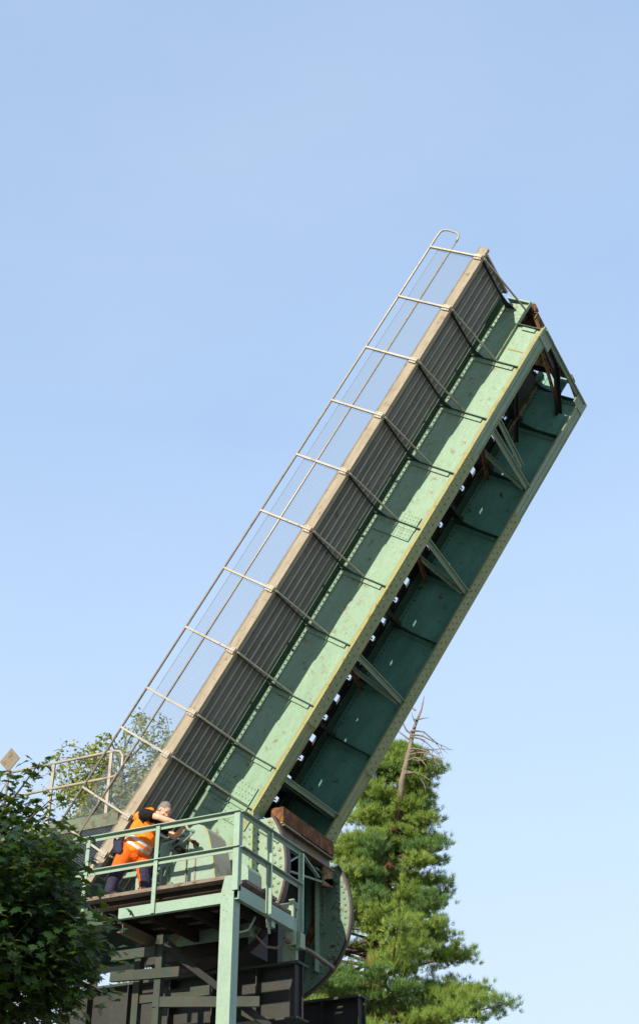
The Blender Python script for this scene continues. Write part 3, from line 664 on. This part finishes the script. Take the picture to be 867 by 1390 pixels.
legs_sk = [(-5.82, -.29, 8.02, .10), (-5.95, -.34, 7.72, .066), (-6.05, -.34, 7.43, .045)], [(-5.78, -.10, 8.02, .10), (-5.68, -.10, 7.70, .066), (-5.66, -.06, 7.43, .045)]
for g in legs_sk: body += sweep(g, 10)
person = remesh(body, 'person', M['skin'], None, .0065, tuple(PB), smooth_iter=2)
person.location = PB+Vector((PX, 0, 0))
person['label'] = 'workman in orange vest and trousers leaning over the platform rail to turn a handle'; person['category'] = 'person'
PL = tuple(PB)
# t-shirt
ts = sweep([(-5.72, -.2, 8.25, .150), (-5.63, -.2, 8.35, .162), (-5.56, -.2, 8.405, .125)], 6, (1, 1.2, 1)) + sweep([(-5.585, -.36, 8.42, .088), (-5.50, -.405, 8.39, .078), (-5.445, -.41, 8.37, .070)], 8) + sweep([(-5.56, -.03, 8.40, .088), (-5.47, .03, 8.33, .078), (-5.43, .045, 8.29, .072)], 8)
ts += [((-5.51, -.2, 8.435), .085, (1, 1.1, .8))]
remesh(ts, 't_shirt', M['black'], person, .010, PL, smooth_iter=3)
# vest: torso with reflective bands across its lean
axis = (Vector((-5.58, -.2, 8.40))-Vector((-5.84, -.2, 8.02))).normalized()
def vest_m(p, n):
    if p.z < 0: pass
    d = (p-Vector((-5.84, -.2, 8.02))).dot(axis); q = d + .0*(p.x)
    if .035 < q < .078 or .118 < q < .161: return 1
    if abs(n.x*.5 + .2) < .0 : return 2
    side = (p-Vector((-5.84, -.2, 8.02))); perp = side - axis*d
    return 0
vs_ = sweep([(-5.80, -.2, 8.02, .185), (-5.76, -.2, 8.13, .178), (-5.70, -.2, 8.25, .174), (-5.635, -.2, 8.345, .172), (-5.575, -.2, 8.40, .128)], 7, (1, 1.12, .95))
vs_ += sweep([(-5.70, -.33, 8.41, .07), (-5.60, -.31, 8.475, .055), (-5.52, -.28, 8.49, .045)], 5) + sweep([(-5.70, -.07, 8.41, .07), (-5.60, -.09, 8.475, .055), (-5.52, -.12, 8.49, .045)], 5) + [((-5.66, -.22, 7.99), .12, (.9, 1.5, 1.0)), ((-5.62, -.2, 8.10), .13, (1, 1.3, 1.0)), ((-5.82, -.22, 8.04), .14, (1, 1.25, .8))]
vest = remesh(vs_, 'vest', [M['orange'], M['silver'], M['black']], person, .010, PL, vest_m, smooth_iter=2)
# trousers
def tr_m(p, n):
    if p.z < 7.72 and p.x < -5.82: return 1 if p.x - (-6.0-(7.72-p.z)*.36) > -.03 else 0
    if p.z < 7.74 and p.x >= -5.82: return 1 if p.x > -5.70 + (7.72-p.z)*.05 and p.z > 7.44 else 0
    return 0
tr = sweep([(-5.84, -.26, 8.02, .145), (-5.89, -.31, 7.88, .122), (-5.96, -.34, 7.71, .102), (-6.02, -.34, 7.55, .088), (-6.06, -.34, 7.42, .082)], 8)
tr += sweep([(-5.77, -.12, 8.02, .145), (-5.72, -.12, 7.88, .122), (-5.685, -.11, 7.70, .100), (-5.67, -.08, 7.55, .09), (-5.665, -.06, 7.42, .084)], 8)
tr += [((-5.81, -.2, 8.02), .148, (1, 1.15, .9)), ((-5.80, -.2, 7.92), .125, (1.1, 1.2, 1.0))]
remesh(tr, 'trousers', [M['orange2'], M['navy']], person, .011, PL, tr_m, smooth_iter=2)
po = []
for k in range(3): po += [((-5.98+k*.05, -.44, 8.06-k*.02), .036, (.8, .6, 1.6))]
po += [((-5.93, -.43, 7.99), .085, (1.0, .40, 1.15)), ((-5.89, -.45, 7.93), .05, (1.0, .5, 1.2))]
remesh(po, 'tool_pouch', M['navy'], person, .008, PL, smooth_iter=1)
bo = []
for x, y, dx in ((-6.05, -.34, .10), (-5.66, -.06, .12)):
    bo = sweep([(x, y, 7.42, .052), (x+.01, y, 7.375, .050), (x+dx, y-.02, 7.355, .042)], 6)
    remesh(bo, 'boot', M['boot'], person, .009, PL, smooth_iter=1)
hrs = [(hp(-.022, 0, .036), .1005, (.98, .83, .98), hr), (hp(-.055, 0, .0), .078, (.8, .98, 1.1), hr)]
def hair_cut(o):
    bm = bmesh.new(); bm.from_mesh(o.data); kill = []
    inv = hr.to_3x3().inverted()
    for v in bm.verts:
        q = inv @ (v.co + Vector(PL) - head_c)
        if q.x > .052 + .25*(q.z-.06) and q.z < .112 or (q.x > -.005 and q.z < .03) or q.z < -.075: kill.append(v)
    bmesh.ops.delete(bm, geom=kill, context='VERTS'); bm.to_mesh(o.data); bm.free()
hair = remesh(hrs, 'hair', M['hair'], person, .007, PL, smooth_iter=1); hair_cut(hair)
for sgn in (-1, 1):
    e_ = MB(); p = hp(.083, sgn*.031, .010)-Vector(PL); e_.dome(p-Vector((0, 0, 0)), hr.to_3x3() @ Vector((1, sgn*.3, 0)), .009, .006); e_.build('eye', M['eye'], person)
lp = MB(); q = [hp(.092, y, -.052)-Vector(PL) for y in (-.02, 0, .02)]; lp.tube(q, .004, 5); lp.build('lips', M['lip'], person)

# ================================================================== VEGETATION
class NB:                                                      # numpy triangle soup
    def __init__(s): s.v = []; s.f = []; s.m = []; s.n = 0
    def add(s, v, f, m=0):                                     # v (k,3), f (q,3)
        s.v.append(v); s.f.append(f+s.n); s.n += len(v); s.m.append(np.full(len(f), m))
    def build(s, name, mats, parent=None, loc=(0, 0, 0)):
        v = np.concatenate(s.v)-np.array(loc); f = np.concatenate(s.f); mi = np.concatenate(s.m)
        me = bpy.data.meshes.new(name); me.vertices.add(len(v)); me.vertices.foreach_set('co', v.astype(np.float32).ravel())
        me.loops.add(len(f)*3); me.loops.foreach_set('vertex_index', f.astype(np.int32).ravel())
        me.polygons.add(len(f)); me.polygons.foreach_set('loop_start', np.arange(len(f), dtype=np.int32)*3); me.polygons.foreach_set('loop_total', np.full(len(f), 3, dtype=np.int32))
        for m in mats: me.materials.append(m)
        me.polygons.foreach_set('material_index', mi.astype(np.int32)); me.update(calc_edges=True)
        o = bpy.data.objects.new(name, me); COL.objects.link(o)
        if parent is not None: o.parent = parent
        return o
def rand_dirs(n):
    d = RNG.normal(size=(n, 3)); return d/np.linalg.norm(d, axis=1, keepdims=True)
def needles(nb, c, axis, n, ln, w, m=0, spread=.9):            # tuft of needles at each centre
    c = np.asarray(c, float); k = len(c)
    ax = np.repeat(np.asarray(axis, float), n, 0); cc = np.repeat(c, n, 0)
    d = ax + rand_dirs(k*n)*spread; d /= np.linalg.norm(d, axis=1, keepdims=True)
    s = np.cross(d, rand_dirs(k*n)); s /= np.linalg.norm(s, axis=1, keepdims=True)+1e-9
    L = ln*RNG.uniform(.6, 1.15, (k*n, 1)); st = cc + rand_dirs(k*n)*ln*.25
    v = np.stack([st-s*w/2, st+s*w/2, st+d*L], 1).reshape(-1, 3)
    nb.add(v, np.arange(k*n*3).reshape(-1, 3), m)
def leaves(nb, c, size, droop=.3, m=0, shape=None, updir=None, flat_=.6):
    # shape: list of 2D points (fan around origin), y along the leaf
    c = np.asarray(c, float); k = len(c); sh = np.array(shape); q = len(sh)
    nrm = rand_dirs(k)*(1-flat_) + (np.array([0, 0, 1.]) if updir is None else updir)*flat_; nrm /= np.linalg.norm(nrm, axis=1, keepdims=True)
    a = rand_dirs(k); a[:, 2] -= droop; a -= nrm*(a*nrm).sum(1, keepdims=True); a /= np.linalg.norm(a, axis=1, keepdims=True); b = np.cross(nrm, a)
    S = (size*RNG.uniform(.65, 1.2, k))[:, None]
    V = [c]
    for x, y in sh: V.append(c + S*(b*x + a*y) - nrm*S*(.25*abs(x)+.12*y*y))
    V = np.stack(V, 1).reshape(-1, 3)
    base = (np.arange(k)*(q+1))[:, None, None]
    F = np.array([[0, i+1, (i+1) % q+1] for i in range(q)])[None]+base
    nb.add(V, F.reshape(-1, 3), m)
MAPLE = [(-.03, -.02), (-.18, .02), (-.5, -.02), (-.36, .16), (-.62, .38), (-.30, .42), (-.28, .60), (-.12, .56), (0, 1.0), (.12, .56), (.28, .60), (.30, .42), (.62, .38), (.36, .16), (.5, -.02), (.18, .02), (.03, -.02)]
MAPLE = [(x, y-.25) for x, y in MAPLE]
OVAL = [(0, -.5), (-.32, -.15), (-.28, .2), (0, .55), (.28, .2), (.32, -.15)]

def limb(mb, p, d, ln, r, seg=5, droop=0., wob=.15, n=5, mi=0):
    pts = [Vector(p)]; d = Vector(d).normalized(); rs = [r]
    for k in range(seg):
        d = (d + Vector((random.gauss(0, wob), random.gauss(0, wob), random.gauss(0, wob)-droop))).normalized()
        pts.append(pts[-1]+d*ln/seg); rs.append(r*(1-.85*(k+1)/seg))
    mb.tube(pts, rs, n, mi, caps=False); return pts

# ---- big pine
def pine(base, path, r0, prof, zlow, ztop, nl, name, label, mats, dens=1., bark_i=0, nlen=.17, nw=.022, deadtop=None, group=None):
    root = empty(name, base, label, 'tree', group); L = Loc(root)
    tb = MB(); P_ = [Vector(p) for p in path]; k = len(P_)
    tb.tube(P_, [r0*(1-.8*i/(k-1)) for i in range(k)], 9)
    def at(z):
        for a, b in zip(P_, P_[1:]):
            if a.z <= z <= b.z: return a.lerp(b, (z-a.z)/(b.z-a.z))
        return P_[-1].copy()
    zs, rr = zip(*prof); cs = {0: [], 1: []}; ax = {0: [], 1: []}
    lm = MB()
    for i in range(nl):
        z = zlow + (ztop-zlow)*(i+random.random()*.8)/nl
        R = float(np.interp(z, zs, rr))*random.uniform(.62, 1.0); az = i*2.399+random.gauss(0, .3)
        d = Vector((math.cos(az), math.sin(az), random.uniform(-.05, .3)))
        p0 = at(z); pts = limb(lm, p0, d, R*.93, .022+.013*R, 6, .0, .10)
        which = random.random() < .35
        for q in range(1, 7):
            t = q/6
            if t < .36: continue
            nb_ = int((2+3.2*t)*dens*(1+R*.35))
            for _ in range(nb_):
                side = Vector((random.gauss(0, 1), random.gauss(0, 1), random.gauss(.15, .35))).normalized()
                c = pts[q]+side*random.uniform(.05, .26+.10*R)+Vector((random.gauss(0, .05), random.gauss(0, .05), 0))
                cs[which].append(c); ax[which].append(Vector((side.x*.5, side.y*.5, .75)).normalized())
                if random.random() < .25: lm.tube([pts[q], c], [.012, .006], 3, 0, False)
    L.part(tb, 'trunk', M['bark_pine'] if bark_i == 0 else M['bark_grey'], None, True); L.part(lm, 'limbs', M['bark_pine'] if bark_i == 0 else M['bark_grey'], None, True)
    nb = NB()
    for w_ in (0, 1):
        if cs[w_]:
            C_ = np.array([list(c) for c in cs[w_]]); A_ = np.array([list(a) for a in ax[w_]])
            # each twig end carries several tufts
            rep = 5; C2 = np.repeat(C_, rep, 0)+RNG.normal(size=(len(C_)*rep, 3))*[.12, .12, .05]; A2 = np.repeat(A_, rep, 0)
            needles(nb, C2, A2, 22, nlen*1.1, nw*.62, w_, .75)
    nb.build('crown', mats, root, base)
    return root, at
PB_ = (-12.45, 22.95, 0)
path = [(-12.45, 22.95, 0), (-12.5, 22.95, 6), (-12.43, 22.94, 10.9), (-12.26, 23.02, 13.0), (-11.86, 23.19, 15.34), (-11.5, 23.35, 17.7), (-11.34, 23.4, 18.2), (-11.3, 23.42, 19.4)]
prof = [(9, 5.2), (11, 4.8), (12.8, 3.8), (13.7, 2.8), (14.6, 2.05), (15.3, 2.4), (16.2, 2.3), (17.0, 1.6), (17.5, 1.85), (18.2, 1.5), (18.9, 1.0), (19.5, .6), (20.3, .2)]
pine_root, at = pine(PB_, path, .42, prof, 9.0, 20.0, 172, 'pine_tree', 'tall sunlit green pine with orange bark and a bare dead top, right of the bridge', [M['leaf_pine'], M['leaf_pine2']], 1.15)
L = Loc(pine_root); dt = MB()
DO = Vector((.56, -1.3, -.35))
dt.tube([Vector(q)+DO for q in ((-11.9, 24.4, 17.2), (-11.34, 23.4, 18.2), (-11.05, 23.4, 19.2), (-10.85, 23.5, 20.1), (-10.62, 23.6, 20.7), (-10.5, 23.6, 21.15))], [.11, .10, .08, .055, .032, .010], 7)
random.seed(21)
for z, dx, up, ln in ((19.6, -.6, .5, .9), (19.8, -.9, .9, 1.1), (20.3, .9, .2, .5), (20.6, -.5, .9, .35), (20.0, .7, .9, .6)):
    p = Vector((-11.05+(z-19.2)*.22, 23.4, z))+DO; limb(dt, p, (dx, dx*.4, up), ln, .035, 5, 0, .25, 4)
for i in range(10):
    z = random.uniform(18.4, 19.9); p = Vector((-11.2+(z-18.6)*.2, 23.35, z))+DO
    pts = limb(dt, p, (1, .3+random.gauss(0, .3), .35), random.uniform(.9, 1.6), .035, 7, .22, .16, 4)
    for _ in range(3): limb(dt, pts[random.randint(2, 6)], (random.gauss(.3, .5), random.gauss(0, .5), -.5), random.uniform(.2, .5), .014, 4, .15, .3, 3)
L.part(dt, 'dead_top', M['deadwood'], None, True)
sp_ = MB(); sp_.tube([(-12.3, 22.9, 15.9), (-12.2, 22.95, 17.2), (-12.1, 23.0, 18.3), (-11.8, 23.2, 19.4)], [.14, .12, .09, .04], 7); L.part(sp_, 'side_stem', M['bark_pine'], None, True)
random.seed(5)
# small conifer seen past the walkway edge
pine((-22.3, 26.7, 0), [(-22.3, 26.7, 0), (-22.3, 26.7, 22), (-22.3, 26.7, 23.4)], .3, [(14, 1.0), (20, .8), (22.3, .45), (23.6, .12)], 12, 23.4, 70, 'conifer_tree', 'dark green conifer tip peeking out past the walkway edge', [M['leaf_pine2'], M['leaf_pine']], .8, 1, .2, .03)

# ---- bare twiggy tree between bridge and pine
def twiggy(base, h, spread, label, n, matb, name='bare_tree'):
    root = empty(name, base, label, 'tree'); L = Loc(root); tb = MB(); b = Vector(base)
    tr = limb(tb, b, (0, 0, 1), h, .16, 8, 0, .04, 7)
    br = MB(); tips = []
    for i in range(n):
        q = random.uniform(.45, 1); p = tr[0].lerp(tr[-1], q); az = random.uniform(0, 2*PI)
        pts = limb(br, p, (math.cos(az), math.sin(az), random.uniform(.2, .9)), spread*(1.3-q)*random.uniform(.7, 1.3), .04, 6, .02, .2, 4)
        for _ in range(5):
            p2 = pts[random.randint(2, 6)]; pt2 = limb(br, p2, (random.gauss(0, 1), random.gauss(0, 1), random.gauss(.2, .6)), spread*.35*random.uniform(.5, 1.2), .016, 4, .02, .25, 3)
            tips += pt2[1:]
    L.part(tb, 'trunk', matb, None, True); L.part(br, 'branches', matb, None, True)
    return root, tips
br_root, tips = twiggy((-15.9, 25.5, 0), 17.8, 3.2, 'dark bare twigged tree squeezed between the bridge and the pine', 34, M['bark_grey'])
nb = NB(); T_ = np.array([list(t) for t in tips]); T_ = T_[RNG.random(len(T_)) < .55]
needles(nb, np.repeat(T_, 2, 0)+RNG.normal(size=(len(T_)*2, 3))*.08, np.tile([[0, 0, 1.]], (len(T_)*2, 1)), 8, .16, .025, 0); nb.build('crown', [M['leaf_pine2']], br_root, (-15.9, 25.5, 0))

# ---- birch on the left
def birch(base, top, label, spread, nbr, size, mats, dens, group=None, name='birch_tree'):
    root = empty(name, base, label, 'tree', group); L = Loc(root); tb = MB(); b = Vector(base)
    tr = [b, b+Vector((.15, 0, top*.4)), b+Vector((-.1, .1, top*.7)), b+Vector((.25, 0, top*.9)), b+Vector((.3, 0, top))]
    tb.tube(tr, [.17, .14, .09, .05, .012], 7); br = MB(); C_ = []
    for i in range(nbr):
        q = random.uniform(.62, .97); p = tr[2].lerp(tr[4], (q-.62)/.38) if q > .7 else tr[1].lerp(tr[2], .8)
        az = random.uniform(0, 2*PI)
        pts = limb(br, p, (math.cos(az), math.sin(az), random.uniform(.5, 1.6)), spread*(1.35-q)*random.uniform(.7, 1.5), .028, 7, .05, .14, 4)
        for j in range(3, 8):
            for _ in range(2):
                if random.random() < .25: continue
                dr = limb(br, pts[j], (random.gauss(0, .7), random.gauss(0, .7), .1), random.uniform(.4, 1.0), .010, 5, .35, .18, 3)
                for s in dr[1:]:
                    k = int(random.uniform(4, 12)*dens)
                    for _ in range(k): C_.append(s+Vector((random.gauss(0, .06), random.gauss(0, .06), random.gauss(-.03, .07))))
    L.part(tb, 'trunk', M['bark_birch'], None, True); L.part(br, 'branches', M['bark_grey'], None, True)
    nb = NB(); leaves(nb, np.array([list(c) for c in C_]), size, .8, 0, OVAL, None, .15); nb.build('crown', mats, root, base); return root
random.seed(11)
birch((-11.55, 7.3, 0), 13.8, 'sparse yellow green birch with drooping twigs, behind the raised walkway railing at left', 2.6, 38, .085, [M['leaf_birch']], 1.0)
random.seed(4)

# ---- leafy trees further off, seen low between pine trunk and bridge
def leafy(base, h, r, label, n, size, mat, group=None, name='leafy_tree'):
    root = empty(name, base, label, 'tree', group); L = Loc(root); tb = MB(); b = Vector(base)
    tb.tube([b, b+Vector((.1, 0, h*.4)), b+Vector((-.1, .1, h*.85))], [.25, .2, .05], 7)
    lm = MB(); C_ = []
    for i in range(26):
        z = random.uniform(.35, .95)*h; az = random.uniform(0, 2*PI); rr = r*math.sqrt(max(.1, 1-((z/h-.62)/.42)**2))
        pts = limb(lm, b+Vector((0, 0, z*.85)), (math.cos(az), math.sin(az), .5), rr, .05, 5, 0, .15, 4); C_.append(pts[-1]); C_.append(pts[3])
    C_ = np.array([list(c) for c in C_]); idx = RNG.integers(0, len(C_), n); pos = C_[idx]+RNG.normal(size=(n, 3))*[r*.2, r*.2, r*.13]
    L.part(tb, 'trunk', M['bark_grey'], None, True); L.part(lm, 'limbs', M['bark_grey'], None, True)
    nb = NB(); leaves(nb, pos, size, .3, 0, OVAL, None, .3); nb.build('crown', [mat], root, base); return root
leafy((-19.5, 36.5, 0), 18.6, 3.2, 'bright yellow green tree glimpsed behind the pine trunk', 9000, .16, M['leaf_bright'])
leafy((-25.5, 30, 0), 14.5, 3.6, 'bright leafy tree seen through the steelwork under the platform', 9000, .16, M['leaf_bright'])
leafy((-13.5, 40, 0), 13.5, 3.4, 'rounded green tree low behind the foot of the pine', 9000, .17, M['leaf_birch'])

# ---- maple close to the camera
mp = (-4.1, -6.2, 0); root = empty('maple_tree', mp, 'dark shaded maple with big lobed leaves filling the lower left corner', 'tree'); L = Loc(root)
tb = MB(); tb.tube([mp, (-4.15, -6.2, 2.2), (-4.05, -6.15, 4.2), (-3.95, -6.1, 5.6)], [.13, .11, .07, .02], 8); L.part(tb, 'trunk', M['bark_grey'], None, True)
random.seed(3); lm = MB(); cc = Vector((-3.86, -6.15, 4.85)); pts_all = []
rtv = Vector((.8998, .4364, 0))
for i in range(260):
    d = Vector(rand_dirs(1)[0]); d.z = abs(d.z)*1.1-.25; d.normalize()
    q = Vector((d.x*1.42, d.y*1.42, d.z*1.72))*random.uniform(.82, 1.06)
    p0 = Vector((-4.05, -6.15, random.uniform(3.4, 5.2)))
    e_ = cc+q; mid = p0.lerp(e_, .5)+Vector((0, 0, .12)); lm.tube([p0, mid, e_], [.016, .009, .003], 4, 0, False)
    for t in (0.62, .72, .82, .9, .96, 1.0):
        for _ in range(9): pts_all.append(mid.lerp(e_, (t-.5)*2)+Vector((random.gauss(0, .12), random.gauss(0, .12), random.gauss(0, .10))))
# sprigs that break the outline
for lat, z in ((.80, 6.72), (.50, 6.5), (.95, 6.35), (1.10, 6.05), (1.22, 5.75), (1.38, 5.4), (1.62, 5.2), (1.66, 4.9), (1.5, 4.8), (1.6, 4.6), (.15, 6.42), (1.45, 4.5)):
    e_ = Vector((cc.x, cc.y, 0))+rtv*lat; e_.z = z; p0 = cc+Vector((0, 0, .5)); mid = p0.lerp(e_, .75)
    lm.tube([p0, mid, e_], [.02, .012, .004], 4, 0, False)
    for t in (-1.2, -.6, .0, .3, .6, .85, 1.0, 1.0):
        for _ in range(4): pts_all.append(mid.lerp(e_, t)+Vector((random.gauss(0, .09), random.gauss(0, .09), random.gauss(0, .07))))
L.part(lm, 'branches', M['bark_grey'], None, True)
nb = NB(); Pm = np.array([list(p) for p in pts_all]); 
out = Pm-np.array(cc); out /= np.linalg.norm(out, axis=1, keepdims=True); up = out*.6+np.array([-.1, -.35, .8]); up /= np.linalg.norm(up, axis=1, keepdims=True)
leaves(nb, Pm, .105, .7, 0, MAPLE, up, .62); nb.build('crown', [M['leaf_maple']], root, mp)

# ---- unseen tree added behind the viewer to shade the maple
def shade_tree(base, h, r, z0, n):
    root = empty('unseen_shade_tree', base, 'unseen tall leafy tree added behind the viewer to shade the maple', 'tree'); L = Loc(root); b = Vector(base)
    tb = MB(); tb.tube([b, b+Vector((0, 0, h*.9))], [.3, .06], 7); L.part(tb, 'trunk', M['bark_grey'], None, True)
    nb = NB(); pos = rand_dirs(n)*np.array([r, r, (h-z0)/2])*RNG.uniform(.3, 1, (n, 1))**.5 + np.array([b.x, b.y, (h+z0)/2]); leaves(nb, pos, .45, .3, 0, OVAL, None, .3); nb.build('crown', [M['leaf_maple']], root, base)
shade_tree((-4.6, -27, 0), 13.6, 3.3, 4, 6000)

# ================================================================== GROUND, CANAL, SKY
def sheet(name, x0, x1, y0, y1, z, mat, n=1):
    m = MB(); m.add([(x0, y0, z), (x1, y0, z), (x1, y1, z), (x0, y1, z)], [(0,1,2,3)]); return m.build(name, mat, None, kind='structure')
sheet('ground', -1500, 1500, -1500, 1500, 0, M['grass'])
sheet('bounce_yard', -70, 60, -75, 50, .004, M['bounce_ground'])  # unseen sheet added to bounce sunlight onto the undersides of the leaf
wm, nt, b, o = new_mat('canal_water'); b.inputs['Base Color'].default_value = (.02, .035, .03, 1); b.inputs['Roughness'].default_value = .08
bp = N_(nt, 'ShaderNodeBump'); bp.inputs['Strength'].default_value = .3; nt.links.new(noise(nt, coords(nt), 3, 3), bp.inputs['Height']); nt.links.new(bp.outputs[0], b.inputs['Normal'])
sheet('water', -3.2, 3.4, -300, 300, .006, wm)
q = MB(); q.box((-3.7, -300, 0), (-3.2, 300, .3)); q.build('quay_left', M['concrete'], None, kind='structure', label='stone quay edge on the bridge side'); q = MB(); q.box((3.4, -300, 0), (3.9, 300, .3)); q.build('quay_right', M['concrete'], None, kind='structure')

SUN_EL = math.atan2(.40, 1); 
w = bpy.data.worlds.new('World'); sc.world = w; w.use_nodes = True; nt = w.node_tree; nt.nodes.clear()
sky = nt.nodes.new('ShaderNodeTexSky'); sky.sky_type = 'NISHITA'; sky.sun_disc = False; sky.sun_elevation = SUN_EL; sky.sun_rotation = math.radians(180)
sky.air_density = 1.0; sky.dust_density = 1.0; sky.ozone_density = 1.8; sky.altitude = 50
bg = nt.nodes.new('ShaderNodeBackground'); bg.inputs[1].default_value = .15
ou = nt.nodes.new('ShaderNodeOutputWorld'); 
vn = coords(nt, (1.2, 1.2, 3.5), 'Generated'); cf = ramp(nt, noise(nt, vn, 1.6, 6, .55), [(.42, 0.), (.80, .16)])
c_ = mix(nt, .72, sky.outputs[0], (1.14, 1.53, 2.12)); 
sx_ = N_(nt, 'ShaderNodeSeparateXYZ'); nt.links.new(coords(nt, None, 'Generated'), sx_.inputs[0])
hz = ramp(nt, sx_.outputs[2], [(.16, .85), (.60, 0.)]); c_ = mix(nt, hz, c_, (1.72, 2.04, 2.40)); c_ = mix(nt, cf, c_, (2.0, 2.25, 2.5)); nt.links.new(c_, bg.inputs[0]); nt.links.new(bg.outputs[0], ou.inputs[0])
sl = bpy.data.lights.new('sun', 'SUN'); sl.energy = 2.8; sl.angle = math.radians(.53); sl.color = (1, .89, .70)
so = bpy.data.objects.new('sun', sl); COL.objects.link(so); so.location = (0, -30, 40)
so.rotation_euler = Vector((0.0, 1, -.40)).to_track_quat('-Z', 'Y').to_euler()

# ================================================================== CAMERA
cam = bpy.data.cameras.new('camera'); cam.sensor_fit = 'HORIZONTAL'; cam.sensor_width = 36; cam.lens = 36*1807.17/867
cam.shift_y = -(695-650.85)/867; cam.clip_end = 5000; cam.clip_start = .1
co = bpy.data.objects.new('camera', cam); COL.objects.link(co); co.location = (4.53246, -15.48173, 1.7)
yaw, pit = math.radians(-25.86957), math.radians(34.60731)
fwd = Vector((math.sin(yaw)*math.cos(pit), math.cos(yaw)*math.cos(pit), math.sin(pit)))
co.rotation_euler = fwd.to_track_quat('-Z', 'Y').to_euler(); sc.camera = co
sc.view_settings.view_transform = 'Standard'; sc.view_settings.look = 'None'; sc.view_settings.exposure = 1.45; sc.view_settings.gamma = 1
sc.cycles.max_bounces = 8; sc.cycles.transparent_max_bounces = 12
